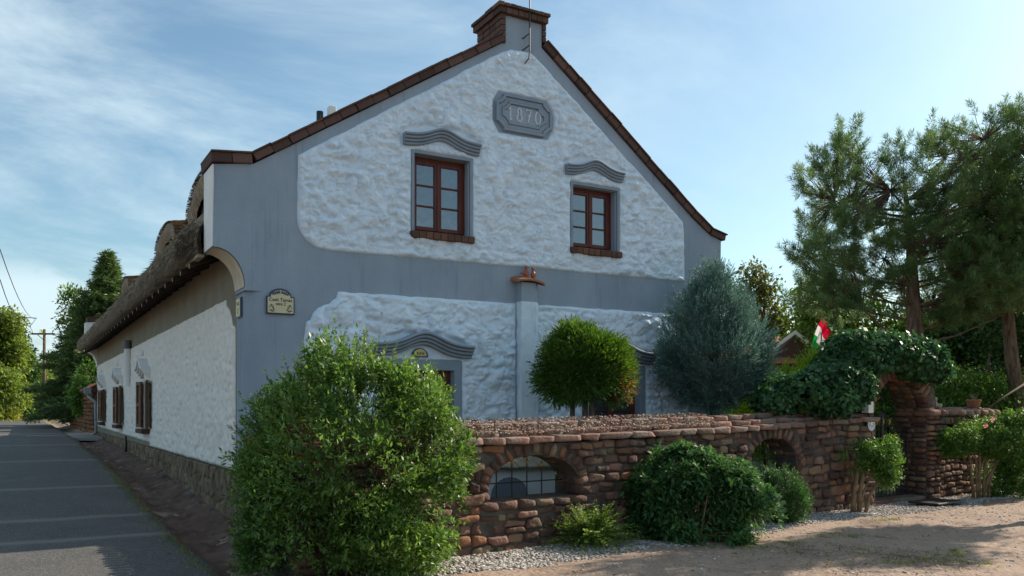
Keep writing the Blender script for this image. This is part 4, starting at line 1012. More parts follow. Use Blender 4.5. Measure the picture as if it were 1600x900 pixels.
mb_ = empty('mailbox', wl(9.42, -.01, 1.515), WA, 'small white box lamp standing on the wall cap by the gate', 'box lamp')
MB().box(-.075, .075, -.06, .06, 0, .21).build('box_body', M['whitepaint'], mb_, bevel=.006)
MB().add([(-.095, -.08, .21), (.095, -.08, .21), (.095, .08, .21), (-.095, .08, .21), (-.05, -.04, .26), (.05, -.04, .26), (.05, .04, .26), (-.05, .04, .26)], [(0, 3, 2, 1), (4, 5, 6, 7), (0, 1, 5, 4), (1, 2, 6, 5), (2, 3, 7, 6), (3, 0, 4, 7)]).build('box_lid', M['lampgrey'], mb_)
mb_.name = 'box_lamp'
rd = empty('round_plaque', wl(9.42, -.075, 1.33), WA, 'round cream ceramic plaque fixed to the stone wall left of the gate', 'plaque')
s = MB(); s.prism([[(.115*cos(2*pi*k/28), .115*sin(2*pi*k/28)) for k in range(28)]], 0, .02); s.build('plaque_rim', M['lampgrey'], rd, bevel=.004)
s = MB(); s.prism([[(.10*cos(2*pi*k/28), .10*sin(2*pi*k/28)) for k in range(28)]], -.005, -.001); s.build('plaque_face', M['whitepaint'], rd)
s = MB()
for k in range(7): t = 2*pi*k/7; s.prism([[(.045*cos(t)+.014*cos(u), .01+.045*sin(t)+.014*sin(u)) for u in np.linspace(0, 2*pi, 7)[:-1]]], -.0075, -.0055)
s.tube([(.075*cos(2*pi*k/24), -.006, .075*sin(2*pi*k/24)) for k in range(25)], .003, 4); s.build('plaque_pattern', M['signblue'], rd)

pt = empty('flower_pot', wl(13.42, .2, 1.585), 0, 'terracotta pot with a dry plant on the stone wall right of the gate', 'flower pot')
s = MB(); s.lathe([(.13, 0), (.15, .02), (.175, .15), (.18, .16), (.185, .165), (.195, .17), (.195, .215), (.175, .22), (.165, .20)]); s.build('pot', M['terrapot'], pt, True, sharp=35)
s = MB()
for k in range(26): a = random.uniform(0, 6.28); h = random.uniform(.1, .22); s.tube([(.02*cos(a), .02*sin(a), .18), (.05*cos(a), .05*sin(a), .18+h*.6), (.10*cos(a), .10*sin(a), .18+h)], [.004, .003, .001], 4)
s.build('dry_plant', M['reed'], pt); pt.scale = (.68, .68, .8)
ln = empty('garden_lantern', wl(11.62, .22, 1.58), R(20), 'small pale lantern with a tilted shade on the wall beside the gate arch', 'lantern')
s = MB(); s.tube([(0, 0, 0), (0, 0, .16)], .012, 6); s.lathe([(.05, 0), (.05, .015)], n=12); s.build('lantern_post', M['iron'], ln)
s = MB(); s.tube([(0, 0, .16), (.03, 0, .20), (.10, -.02, .30)], [.05, .055, .03], 10); s.build('lantern_shade', mat('pale_blue_metal', (.35, .45, .55), rough=.3, spec=.6), ln, True)
ft = empty('clay_ornament', wl(11.9, .2, 1.58), 0, 'little beige clay ornament on the wall just right of the gate arch', 'ornament')
stones('ornament_body', [(0, 0, .07, .07, .06, .07, .1), (.03, 0, .17, .05, .045, .05, -.2), (.16, .02, .05, .08, .06, .05, 0)], M['palewood'], ft, 4, .2, 3)

dm = MB().box(-.42, .42, -.25, .25, .0, .035); dmo = dm.build('drain_cover', M['iron'], None, bevel=.01); dmo.location = wl(10.55, -.55, .035); dmo.rotation_euler = (0, 0, WA)
tag(dmo, 'flat rusty cover plate lying in the gravel before the gate', 'cover plate')
st_ = MB().box(-.8, .8, -.2, .22, -.1, .06); sto = st_.build('gate_threshold', M['capstone'], None, bevel=.02); sto.location = wl(10.5, .22, 0); sto.rotation_euler = (0, 0, WA); tag(sto, 'worn stone threshold under the iron gate', 'threshold')

# iron fence and handrail at the right edge
fe = empty('iron_fence', (0, 0, 0), 0, 'black iron bar fence in the shade beyond the right end of the stone wall', 'fence')
a_ = Vector(wl(13.9, .25, 0)); b_ = Vector(wl(21, .25, 0)); s = MB()
for k in range(60): p = a_+(b_-a_)*k/59; s.tube([(p.x, p.y, 0), (p.x, p.y, 1.25)], .011, 5)
s.build('fence_bars', M['iron'], fe); s = MB()
for z in (.15, 1.1): s.tube([(a_.x, a_.y, z), (b_.x, b_.y, z)], .018, 6)
s.build('fence_rails', M['iron'], fe)
hr = empty('metal_handrail', (0, 0, 0), 0, 'grey steel handrail slanting up out of the shrubs at the right edge', 'handrail')
s = MB(); s.tube([wl(14.2, .5, 1.45), wl(15.8, .55, 1.92), wl(17.5, .6, 2.4)], .022, 8); s.build('rail', M['darkstem'], hr, True)
s = MB()
for q_ in (14.3, 16.5): s.tube([wl(q_, .5, 0), wl(q_, .5, 1.48+(q_-14.3)*.28)], .025, 8)
s.build('rail_posts', M['lampgrey'], hr, True)

# ------------------------------------------------------------------ neighbour's wall, downpipe, pole, cables, distant roof, flag
nf = empty('neighbour_wall', (-.05, 24.3, 0), R(90), 'tall orange brown stone wall with tiled top beyond the thatched house', 'wall')
MB().box(0, 15, -.35, -.0, 0, 2.3).build('wall_core', M['mortar'], nf)
orange = mat('orange_brown_stone', (.13, .06, .03), (.30, .15, .07), rough=.9, scale=6, island=True, hsv=.3)
stones('face_stones', [(t[0], -t[1]+.03, t[2], *t[3:]) for t in rows(0, 15, .45, 2.3, (.10, .2), (.10, .28), y=.0, dep=.06)], orange, nf, 2, .2, 4, smooth=False)
s = MB()
for k in range(50):
    for (y0, z0, y1, z1) in ((.22, 2.28, -.18, 2.52), (-.58, 2.28, -.18, 2.52)):
        x0 = k*.3; s.add([(x0, y0, z0), (x0+.28, y0, z0), (x0+.28, y1, z1), (x0, y1, z1), (x0, y0, z0+.05), (x0+.28, y0, z0+.05), (x0+.28, y1, z1+.05), (x0, y1, z1+.05)], [(0, 3, 2, 1), (4, 5, 6, 7), (0, 1, 5, 4), (1, 2, 6, 5), (2, 3, 7, 6), (3, 0, 4, 7)])
s.build('wall_tiles', M['terrapot'], nf)
dp = MB(); dp.tube([(-.35, 23.2, 2.12), (-.33, 22.9, 1.98), (-.14, 22.6, 1.80), (-.12, 22.6, .72), (-.3, 22.5, .58)], .055, 10); dpo = dp.build('downpipe', M['metalgrey'], None, True)
tag(dpo, 'grey zinc downpipe bending down at the far end of the street wall', 'downpipe')
MB().box(-.46, -.24, 23.05, 23.35, 2.1, 2.32).build('hopper', M['metalgrey'], dpo)
s = MB(); s.prism([[(23.3, 2.15), (24.6, 2.15), (24.6, 2.32), (23.3, 2.32)]], -.45, .0, 'yz'); s.build('gutter_end', M['terra'], dpo)
# pale concrete apron by the downpipe
VV = [(-.93, 21, g(21)+.03), (-.1, 20, g(20)+.06), (-.1, 26, g(26)+.06), (-.95, 26, g(26)+.03)]
s = MB(); s.add([(v[0], v[1], v[2]-.1) for v in VV]+VV, [(4, 5, 6, 7), (0, 4, 7, 3), (0, 1, 5, 4)]); so_ = s.build('concrete_apron', mat('pale_concrete', (.16, .15, .14), (.24, .22, .21), scale=3, bump=.004)); tag(so_, kind='structure')

pp = P(69, 76); po_ = empty('utility_pole', (pp[0], pp[1], .6), -YAW, 'tall wooden utility pole standing where the street bends', 'utility pole')
s = MB(); s.tube([(0, 0, -.3), (0, 0, 4), (.02, 0, 7.9)], [.16, .14, .11], 10); s.build('pole', M['bark'], po_, True)
s = MB(); s.box(-1.1, .9, -.06, .06, 7.42, 7.56); s.tube([(-.6, .05, 7.42), (0, .05, 6.9)], .03, 5); s.build('crossarm', M['darkwood'], po_)
for x in (-1.0, -.35, .75):
    s = MB(); s.lathe([(.03, 0), (.06, .05), (.03, .1), (.06, .15), (.02, .22)], (x, 0, 7.56), 8); s.build('insulator', M['whitepaint'], po_, True)
def catpt(a, b, n, sag): return [tuple(Vector(a).lerp(Vector(b), t)-Vector((0, 0, sag*4*t*(1-t)))) for t in np.linspace(0, 1, n)]
pa = Vector(P(69, 76, 0)); tri = Vector(P(46, 58, 1.6+(637-503)/1350*58))
w1 = Vector(P(-60, 16, 1.6+(637-250)/1350*16)); w2 = Vector(P(-60, 16, 1.6+(637-345)/1350*16))
cb_ = empty('overhead_cable', tuple(tri), 0, 'pair of thin overhead cables held by a small triangular spacer', 'cable')
def rel(pts): return [tuple(Vector(p)-tri) for p in pts]
for w_, off in ((w1, .35), (w2, -.35)):
    pt_ = [w_, Vector(P(0, 26, 1.6+(637-(390 if off > 0 else 437))/1350*26)), tri+Vector((off, 0, .25))]
    s = MB(); s.tube(rel(catpt(pt_[0], pt_[1], 4, .1)[:-1]+catpt(pt_[1], pt_[2], 10, .6)), .014, 4); s.build('cable', M['iron'], cb_)
s = MB(); s.tube(rel(catpt(tri, Vector((pa.x-.9, pa.y, 8.35)), 8, .2)), .02, 4); s.build('cable', M['iron'], cb_)
s = MB(); s.tube([(-.42, 0, .28), (.42, 0, .28), (0, 0, -.35), (-.42, 0, .28)], .035, 5); s.build('spacer', M['iron'], cb_)

db = P(1222, 23.5); dh = empty('distant_cottage', (db[0], db[1], 0), -YAW, 'far cottage showing only its orange tile roof and pale gable boards', 'cottage')
s = MB(); s.prism([[(-.7, 2.9), (0, 3.55), (.7, 2.9), (.7, 0), (-.7, 0)]], 0, 3.0); s.build('wall', M['terra'], dh).location = (.35, 0, 0)
s = MB(); s.add([(-4.2, -.1, 2.9), (.36, -.1, 2.9), (.36, 1.4, 3.66), (-4.2, 1.4, 3.66), (-4.2, -.1, 2.8), (.36, -.1, 2.8), (.36, 1.4, 3.56), (-4.2, 1.4, 3.56)], [(0, 1, 2, 3), (4, 7, 6, 5), (0, 4, 5, 1), (1, 5, 6, 2), (2, 6, 7, 3), (3, 7, 4, 0)])
s.build('roof', mat('orange_roof_tile', (.30, .12, .06), (.42, .20, .11), scale=9, bump=.03, bscale=20), dh)
s = MB()
for sg_ in (-1, 1): s.add([(0, -.05, 3.70), (0, -.05, 3.60), (sg_*1.0, -.05, 2.85), (sg_*1.0, -.05, 2.95), (0, 0, 3.70), (0, 0, 3.60), (sg_*1.0, 0, 2.85), (sg_*1.0, 0, 2.95)], [(0, 1, 2, 3), (7, 6, 5, 4), (0, 3, 7, 4), (1, 5, 6, 2), (0, 4, 5, 1), (2, 6, 7, 3)])
gb = s.build('gable_board', M['whitepaint'], dh); gb.location = (.35, 0, 0)
fb_ = P(1281, 21.5); fl = empty('flag', (fb_[0], fb_[1], 0), -YAW, 'red white and green flag hanging folded from a slanting pole above the hedge', 'flag')
s = MB(); s.tube([(-.12, 0, 1.5), (.09, 0, 3.95)], .018, 6); s.build('flag_pole', M['metalgrey'], fl)
for nm, v0, v1, mt in (('red_band', 0, 1, (.62, .03, .02)), ('white_band', 1, 2, (.78, .78, .76)), ('green_band', 2, 3, (.03, .28, .08))):
    VV = []; FF = []; n1, n2 = 14, 8
    for i in range(n1+1):
        for j in range(n2+1):
            u = i/n1; v = (v0+(v1-v0)*j/n2)/3
            w_ = (.10+.5*v)*(.95-.15*v)
            x = .08-.30*v+u*(.17-.03*v)*1.0+.02*sin(u*14); z = 3.90-.72*v-u*(.42-.1*v)-.12*v*u; y_ = .07*sin(u*11+v*4)
            VV.append((x, y_, z))
    for i in range(n1):
        for j in range(n2): a = i*(n2+1)+j; FF.append((a, a+1, a+n2+2, a+n2+1))
    s = MB(); s.add(VV, FF); s.build(nm, mat('flag_'+nm, mt, rough=.8, trans=.3), fl, True)

# ------------------------------------------------------------------ foliage machinery
def unit(v): return v/np.maximum(np.linalg.norm(v, axis=-1, keepdims=True), 1e-9)
def leafgeo(Pb, D, L, W, fold=.12, up=None, curl=.0):
    """kite shaped folded leaves"""
    n = len(Pb); D = unit(D); up = rng.normal(size=(n, 3))*.55+np.array([0, 0, 1.]) if up is None else up
    Wv = unit(np.cross(D, up)); Nn = unit(np.cross(Wv, D)); L = np.broadcast_to(L, n)[:, None]; W = np.broadcast_to(W, n)[:, None]
    mid = Pb+D*L*.42
    V = np.stack([Pb, mid+Wv*W*.5+Nn*W*fold, Pb+D*L-Nn*L*curl, mid-Wv*W*.5+Nn*W*fold], 1).reshape(-1, 3)
    return V
def leafmesh(name, Vs, m, parent):
    V = np.concatenate(Vs); return mk(name, V, np.arange(len(V)).reshape(-1, 4), m, parent)
def blobs_sample(blobs, n, shell=.35, seed=0, cull=None, low=None):
    """points near the surface of a union of lumpy ellipsoids, with outward directions"""
    w = np.array([(b[3]*b[4]+b[4]*b[5]+b[3]*b[5]) for b in blobs]); w = w/w.sum(); k = rng.choice(len(blobs), int(n*1.7), p=w); B = np.array([b[:6] for b in blobs])[k]
    d = unit(rng.normal(size=(len(k), 3))); r = 1-np.abs(rng.normal(size=len(k)))*shell; r = np.clip(r, .05, 1.06)
    lump = 1+.16*vn(d*2.3+B[:, :3]*3+seed, 7)+.09*vn(d*5+B[:, :3], 8)
    Q = B[:, :3]+d*B[:, 3:6]*(r*lump)[:, None]
    # drop points buried inside other blobs
    keep = np.ones(len(Q), bool)
    for b in blobs:
        e = (Q-np.array(b[:3]))/np.array(b[3:6]); keep &= ~((np.linalg.norm(e, axis=1) < .62))
    keep |= rng.random(len(Q)) < .18
    if cull: keep &= (vn(Q*cull[0]+seed, 12) > cull[1]) | (rng.random(len(Q)) < .07)
    if low is not None: keep &= Q[:, 2] > low
    return Q[keep][:n], d[keep][:n], k[keep][:n]
def shrub(name, loc, blobs, n, per, tl, L, W, leafm, label, cat, stemm='darkstem', stems=26, shell=.3, updir=.5, splay=1.0, cull=(2.2, -.35), group=None, rz=0, base=.12, stemr=.010, low=.02, droop=0.0, fold=.12, extra=None, stemtop=.9, stemz=None):
    root = empty(name, loc, rz, label, cat, group)
    Q, d, k = blobs_sample(blobs, n, shell, seed=loc[0], cull=cull, low=low); n = len(Q)
    td = unit(d+np.array([0, 0, updir])+.35*rng.normal(size=(n, 3)))
    Vs = []
    tlen = tl*(.6+.8*rng.random(n))
    for j in range(per):
        f = (j+.5)/per-.6
        p = Q+td*(tlen*f)[:, None]+rng.normal(size=(n, 3))*.012
        p[:, 2] -= droop*(f+.6)**2*tlen
        side = unit(np.cross(td, rng.normal(size=(n, 3))))
        D = unit(td*(.55+.5*(f+.6))+side*splay+np.array([0, 0, .1-droop]))
        s_ = (.5+.85*rng.random(n))
        Vs.append(leafgeo(p, D, L*s_, W*s_, fold))
    if extra is not None: Vs += extra
    lo_ = leafmesh('foliage', Vs, leafm, root)
    s = MB(); idx = rng.choice(n, min(stems, n), replace=False)
    for i in idx:
        q = Vector(Q[i]); q = q*stemtop if False else q
        a = rng.random()*6.28; b0 = Vector((base*cos(a)*rng.random(), base*sin(a)*rng.random(), -.05))
        mid = b0.lerp(q, .5)+Vector((rng.normal()*.05, rng.normal()*.05, .12*q.length)); s.tube([b0, b0.lerp(mid, .5)+Vector((rng.normal()*.02, rng.normal()*.02, .03)), mid, q], [stemr, stemr*.85, stemr*.6, stemr*.25], 5, False)
    s.build('stems', M[stemm], root, True)
    return root, Q, td

# big foreground bush, loose long shoots standing out of it
bb = P(548, 8.35)
BB = [(0, 0, 1.12, 1.06, .95, .74), (0, 0, 1.62, .72, .65, .48), (-.08, 0, 1.98, .36, .38, .36), (.48, 0, 1.6, .48, .55, .42), (-.5, 0, 1.42, .48, .5, .45), (.82, 0, 1.15, .36, .45, .42), (-.82, 0, .86, .28, .45, .38), (-.2, 0, .45, .86, .75, .5), (.4, 0, .45, .6, .65, .45), (-.75, 0, .28, .34, .45, .3), (.20, 0, 1.78, .40, .45, .36), (.34, .1, 1.86, .34, .4, .32), (.30, -.22, 1.72, .30, .3, .34), (.42, -.1, 1.75, .3, .4, .34), (-.08, 0, 2.2, .15, .2, .24), (.78, 0, .62, .34, .4, .4), (.55, -.1, .3, .48, .5, .4)]
ex = []; nsh = 130
a_ = rng.random(nsh)*6.28; th = .1+1.35*rng.random(nsh)
dd = np.stack([np.sin(th)*np.cos(a_), np.sin(th)*np.sin(a_), np.cos(th)], 1)
a_[:16] = rng.random(16)*6.28; th[:16] = .05+.22*rng.random(16); dd = np.stack([np.sin(th)*np.cos(a_), np.sin(th)*np.sin(a_), np.cos(th)], 1)
P0 = np.array([-.05, 0, 1.0])+dd*np.array([1.10, .95, 1.12])*(.82+.1*rng.random(nsh)-.16*np.sin(2*th)**2*(np.cos(a_) < .2))[:, None]
ln_ = .18+.26*rng.random(nsh); dd2 = unit(dd*.6+np.array([0, 0, .75])+.2*rng.normal(size=(nsh, 3)))
big_shoots = []
for j in range(22):
    f = j/21; p = P0+dd2*(ln_*f)[:, None]; a2 = j*2.4
    for sg_ in (-1, 1):
        sd_ = unit(np.cross(dd2, np.array([cos(a2), sin(a2), .3])))*sg_
        sz_ = (1.0-.45*f)*(.9+.2*rng.random(nsh)); ex.append(leafgeo(p, unit(dd2*.8+sd_*.8), .052*sz_, .021*sz_))
root, Q, td = shrub('leafy_bush', (bb[0], bb[1], 0), BB, 9000, 12, .22, .056, .021, M['l_bush'], 'large loose green bush in front of the house corner and low wall', 'bush', stems=90, shell=.26, rz=-YAW, extra=ex, cull=(2.9, -.16), updir=.45, base=.35, stemr=.011)
s = MB()
for i in range(nsh): s.tube([P0[i]-dd[i]*.2, P0[i], P0[i]+dd2[i]*ln_[i]], [.004, .003, .0015], 4, False)
s.build('shoots', M['stem'], root)

# low spreading shrub
lp = P(922, 10.0)
ex = []; nf_ = 330; a_ = rng.random(nf_)*6.28; el = .12+1.1*rng.random(nf_)**1.2; dd = np.stack([np.cos(a_)*np.cos(el), np.sin(a_)*np.cos(el), np.sin(el)], 1); ln_ = (.36+.36*rng.random(nf_))*(1.05-.25*np.sin(el))
for j in range(26):
    f = j/25; p = dd*(ln_*(.15+.85*f))[:, None]; p[:, 2] += .05-.22*f*f*ln_*np.cos(el)
    for sg_ in (-1, 1):
        sd_ = unit(np.cross(dd, np.array([0, 0, 1.])))*sg_; sz_ = .9+.3*rng.random(nf_); ex.append(leafgeo(p+rng.normal(size=(nf_, 3))*.006, unit(dd*.7+sd_+.2*rng.normal(size=(nf_, 3))), .030*sz_, .012*sz_))
lr_ = empty('low_shrub', (lp[0], lp[1], 0), 0, 'low light green feathery shrub spreading on the gravel under the first arch', 'shrub')
leafmesh('foliage', ex, M['l_low'], lr_)
s = MB()
for i in range(90): s.tube([(0, 0, 0), tuple(dd[i]*ln_[i]*.5+np.array([0, 0, .05])), tuple(dd[i]*ln_[i]*.95)], [.006, .004, .002], 4, False)
s.build('stems', M['darkstem'], lr_)

# big drooping shrub and its small neighbour
dpn = P(1085, 10.6)
DB = [(-.1, 0, .92, .52, .5, .30), (-.50, 0, .70, .30, .4, .30), (.38, 0, .76, .42, .45, .30), (0, .1, .45, .66, .45, .34), (.74, -.05, .48, .26, .34, .32), (.28, -.32, .14, .36, .30, .24), (-.52, .1, .26, .32, .35, .24), (-.15, 0, 1.08, .24, .26, .16), (.12, 0, 1.0, .2, .2, .16), (.55, 0, .86, .2, .22, .2), (-.2, -.2, .3, .35, .35, .25)]
shrub('drooping_shrub', (dpn[0], dpn[1], -.02), DB, 3300, 10, .24, .085, .030, M['l_droop'], 'wide dark shrub with long drooping leaves against the middle of the stone wall', 'shrub', stemm='stem', stems=60, shell=.22, updir=.35, droop=.75, rz=-YAW, base=.3, stemr=.012, cull=(3.2, -.12))
sm = P(1221, 11.9)
shrub('small_shrub', (sm[0], sm[1], -.02), [(0, 0, .42, .30, .3, .40), (.08, 0, .30, .32, .3, .30), (-.1, 0, .55, .2, .2, .2)], 1500, 12, .14, .038, .011, M['l_small'], 'small dense dark green shrub right of the wide drooping shrub under the second arch', 'shrub', stems=20, shell=.3, updir=.9, rz=-YAW)
# multi-stem shrubs
def stemshrub(name, px, dep, blobs, n, label, leafm, stems, L, W, spread, sh):
    p = P(px, dep); root = empty(name, (p[0], p[1], -.02), -YAW, label, 'shrub')
    Q, d, k = blobs_sample(blobs, n, .4, seed=px*.1, cull=(3.5, -.25)); td = unit(d+np.array([0, 0, .7])+.3*rng.normal(size=(len(Q), 3))); Vs = []
    for j in range(11):
        f = j/10-.6; pz = Q+td*(.16*f)+rng.normal(size=(len(Q), 3))*.012; sd_ = unit(np.cross(td, rng.normal(size=(len(Q), 3))))
        sz_ = .7+.5*rng.random(len(Q)); Vs.append(leafgeo(pz, unit(td*.6+sd_), L*sz_, W*sz_))
    leafmesh('foliage', Vs, leafm, root)
    for (bx, tx, tz, r) in stems:
        s = MB(); s.tube([(bx, 0, -.03), (bx+(tx-bx)*.2, .01, tz*.33), (bx+(tx-bx)*.55+.015, -.01, tz*.66), (tx, 0, tz)], [r, r*.85, r*.7, r*.4], 7)
        s.tube([(bx+(tx-bx)*.4, 0, tz*.5), (tx+.1*(1 if tx > 0 else -1), .05, tz*.95)], [r*.4, r*.2], 5)
        s.build('stem', M['stem'], root, True)
    return root
stemshrub('gate_shrub', 1345, 13.2, [(.15, 0, .90, .34, .32, .22), (-.08, 0, .82, .26, .26, .20), (.36, 0, .76, .24, .26, .24), (.48, 0, 1.02, .10, .12, .16), (.42, 0, .55, .16, .15, .14)], 950, 'small shrub with bare tan stems just left of the iron gate', M['l_gate'], [(-.12, -.05, .85, .045), (-.03, .05, .9, .04), (.06, .42, .78, .03), (-.02, .2, .8, .022)], .058, .020, .3, .5)
rr_ = stemshrub('flowering_shrub', 1535, 15.3, [(-.05, 0, 1.08, .60, .5, .34), (.45, 0, 1.0, .55, .45, .45), (-.55, 0, 1.0, .35, .35, .25), (.75, .1, .55, .35, .35, .55), (.65, 0, 1.4, .25, .25, .2), (.35, .2, .3, .35, .3, .35)], 2700, 'tall shrub with tan stems and a few pink flowers right of the gate', M['l_gate'], [(-.15, -.30, 1.0, .03), (-.05, -.08, 1.05, .035), (.02, .06, 1.0, .03), (0, .55, 1.15, .03), (.1, .30, 1.0, .026), (-.08, -.18, 1.0, .022)], .066, .022, .4, .6)
pm_ = mat('pink_petal', (.55, .12, .16), (.75, .45, .42), island=True, rough=.6, trans=.3)
for (x, z) in ((-.05, 1.42), (-.17, 1.31)):
    s = MB()
    for k in range(6):
        a = k*pi/3; s.add([(x, -.42, z), (x+.035*cos(a-.4), -.44, z+.035*sin(a-.4)), (x+.045*cos(a), -.40, z+.045*sin(a)), (x+.035*cos(a+.4), -.44, z+.035*sin(a+.4))], [(0, 1, 2, 3)])
    s.build('flower', pm_, rr_)

# clipped thuja on three trunks
def tree_root(name, px, dep, label, cat, group=None, z=0): p = P(px, dep, z); return empty(name, p, -YAW, label, cat, group)
def sprays(Q, d, n_per, ln, L, W, up, spread, fan=True, m=None):
    Vs = []; td = unit(d+np.array([0, 0, up])+.25*rng.normal(size=(len(Q), 3))); side = unit(np.cross(td, rng.normal(size=(len(Q), 3))))
    for j in range(n_per):
        f = (j+.5)/n_per; wv = rng.uniform(-1, 1, len(Q))*spread*(1-.55*f)
        p = Q+td*(ln*(f-.5))[:, None]+side*(wv*ln*.45)[:, None]
        D = unit(td+side*wv[:, None]*.9+.12*rng.normal(size=(len(Q), 3))); Vs.append(leafgeo(p, D, L*(.7+.6*rng.random(len(Q))), W, .08))
    return Vs
tr = tree_root('clipped_thuja', 913, 12.15, 'round clipped green thuja on thin trunks before the pilaster behind the wall', 'thuja tree')
TB = [(-.02, 0, 2.20, .60, .55, .48), (-.32, 0, 2.08, .36, .4, .38), (.32, 0, 2.08, .36, .4, .38), (0, 0, 2.0, .48, .45, .30), (-.14, 0, 2.52, .32, .34, .22), (.2, 0, 2.42, .30, .32, .22)]
Q, d, k = blobs_sample(TB, 3600, .2, 3, (4.5, -.22)); leafmesh('foliage', sprays(Q, d, 18, .17+.14*rng.random(len(Q)), .055, .017, .25, .9), M['l_thuja'], tr)
for x in (-.2, .02, .13):
    s = MB(); s.tube([(x, 0, -.1), (x+.01, 0, .9), (x*.8, .02, 1.7), (x*.6, 0, 2.2)], [.05, .045, .035, .02], 8); s.build('trunk', M['bark'], tr, True)
tb = empty('dead_sprays', (0, 0, 0), 0); bpy.data.objects.remove(tb)
Q, d, k = blobs_sample([(.52, -.12, 1.95, .20, .2, .26)], 130, .6, 3); leafmesh('rusty_sprays', sprays(Q, d, 12, .14+.05*rng.random(len(Q)), .036, .010, .2, .7), leafmat('rusty_thuja_spray', (.12, .05, .015), (.20, .10, .03)), tr)

# blue juniper
tr = tree_root('blue_juniper', 1116, 13.9, 'big blue grey juniper standing before the right corner of the house', 'juniper tree')
JB = [(0, 0, 2.35, .84, .75, .62), (-.1, 0, 2.95, .60, .55, .52), (.1, 0, 3.1, .48, .45, .5), (-.42, 0, 2.5, .42, .45, .45), (.48, 0, 2.5, .44, .45, .45), (0, 0, 1.95, .62, .6, .38), (0, 0, 3.45, .30, .28, .42)]
Q, d, k = blobs_sample(JB, 5000, .20, 9, (3.4, -.42)); Vs = []
sp_ = [( -.62, 3.3), (-.35, 3.65), (.05, 3.95), (.42, 3.6), (.70, 3.3), (.25, 3.75), (-.15, 3.8), (.86, 3.0), (-.85, 2.9), (.95, 2.7)]
Q = np.concatenate([Q]+[np.stack([np.linspace(x*.62, x, 9), rng.normal(size=9)*.05, np.linspace(z-.55, z, 9)], 1) for x, z in sp_]); d = np.concatenate([d]+[np.repeat(unit(np.array([[x*.45, 0, 1.]])), 9, 0) for x, z in sp_])
td = unit(d*.75+np.array([0, 0, .55])+.18*rng.normal(size=(len(Q), 3))); ln_ = .22+.20*rng.random(len(Q))
for j in range(34):
    f = rng.random(len(Q)); a_ = rng.random(len(Q))*6.28; u_ = unit(np.cross(td, np.array([.3, .2, 1.]))); v_ = np.cross(td, u_); rd_ = (u_*np.cos(a_)[:, None]+v_*np.sin(a_)[:, None])
    p = Q+td*(ln_*(f-.4))[:, None]+rd_*(.050*(1-f)**.8)[:, None]; Vs.append(leafgeo(p, unit(td+rd_*.55*(1-f)[:, None]), .045*(.7+.5*rng.random(len(Q))), .0115, .05))
leafmesh('foliage', Vs, M['l_juniper'], tr)
s = MB(); s.tube([(-.03, 0, -.1), (0, 0, 1.0), (.03, 0, 2.2), (0, 0, 3.3)], [.11, .10, .07, .02], 9)
for k in range(26): a = k*2.4; z = 1.6+k*.06; w_ = 1-k/30; s.tube([(0, 0, z), (.30*w_*cos(a), .30*w_*sin(a), z+.15), (.5*w_*cos(a), .5*w_*sin(a), z+.3)], [.022, .013, .005], 5)
s.build('trunk', M['bark'], tr, True)

# ivy over the gate arch
iv = empty('ivy', wl(9.6, .3, 0), -YAW, 'thick mass of dark ivy hanging over the wall and gate arch', 'ivy')
def fromarch(px, py, dep): # frame of the ivy root: right, depth, up
    p = Vector(P(px, dep)); q = p-iv.location; return (q.x*cos(YAW)-q.y*sin(YAW), q.x*sin(YAW)+q.y*cos(YAW), 1.6+(637-py)/1350*dep)
IB = []
for px, py, dep, rx, rz_ in ((1240, 614, 13.3, .46, .26), (1296, 600, 13.5, .42, .34), (1330, 560, 13.9, .5, .40), (1380, 547, 14.2, .55, .28), (1430, 560, 14.6, .45, .34), (1460, 574, 14.9, .18, .22), (1325, 540, 13.9, .25, .2), (1205, 625, 13.2, .22, .16), (1300, 625, 13.3, .35, .2), (1335, 600, 13.6, .24, .26)):
    c = fromarch(px, py, dep); IB.append((*c, rx, .42, rz_))
Q, d, k = blobs_sample(IB, 8200, .14, 4, (3, -.42)); Vs = []
for j in range(4):
    p = Q+rng.normal(size=(len(Q), 3))*.035; D = unit(np.array([0, 0, -.55])+.45*d+.6*rng.normal(size=(len(Q), 3))); upv = d+.45*rng.normal(size=(len(Q), 3)); sz_ = .6+.6*rng.random(len(Q))
    Vs.append(leafgeo(p, D, .085*sz_, .085*sz_, .06, up=np.cross(D, np.cross(D, upv))*-1+1e-6))
leafmesh('foliage', Vs, M['l_ivy'], iv)
s = MB()
for k in range(40):
    a = Vector(IB[random.randrange(len(IB))][:3]); b = a+Vector((random.uniform(-.5, .5), random.uniform(-.2, .2), random.uniform(-.5, .2))); s.tube([a, (a+b)/2+Vector((0, 0, .06)), b], [.014, .01, .006], 5)
s.build('vines', M['darkstem'], iv)

# bright feathery shrubs behind the wall
for px, dep, bl, lab in ((1215, 16.5, [(0, 0, 1.5, 1.0, .8, .9), (.9, 0, 1.9, .7, .7, .75), (1.25, 0, 2.35, .45, .5, .4), (-.3, 0, 1.2, .7, .7, .6)], 'bright yellow green shrub lit by the sun behind the wall right of the blue juniper'),):
    tr = tree_root('bright_shrub', px, dep, lab, 'shrub'); Q, d, k = blobs_sample(bl, 3800, .25, px, (2.5, -.4))
    leafmesh('foliage', sprays(Q, d, 14, .22+.12*rng.random(len(Q)), .065, .018, .6, .8), M['l_lime'], tr)
    s = MB()
    for q_ in range(5): s.tube([(q_*.15-.2, 0, -.1), (q_*.25-.3, 0, 1.2), (q_*.4-.6, 0, 2)], [.04, .03, .015], 6)
    s.build('stems', M['darkstem'], tr)

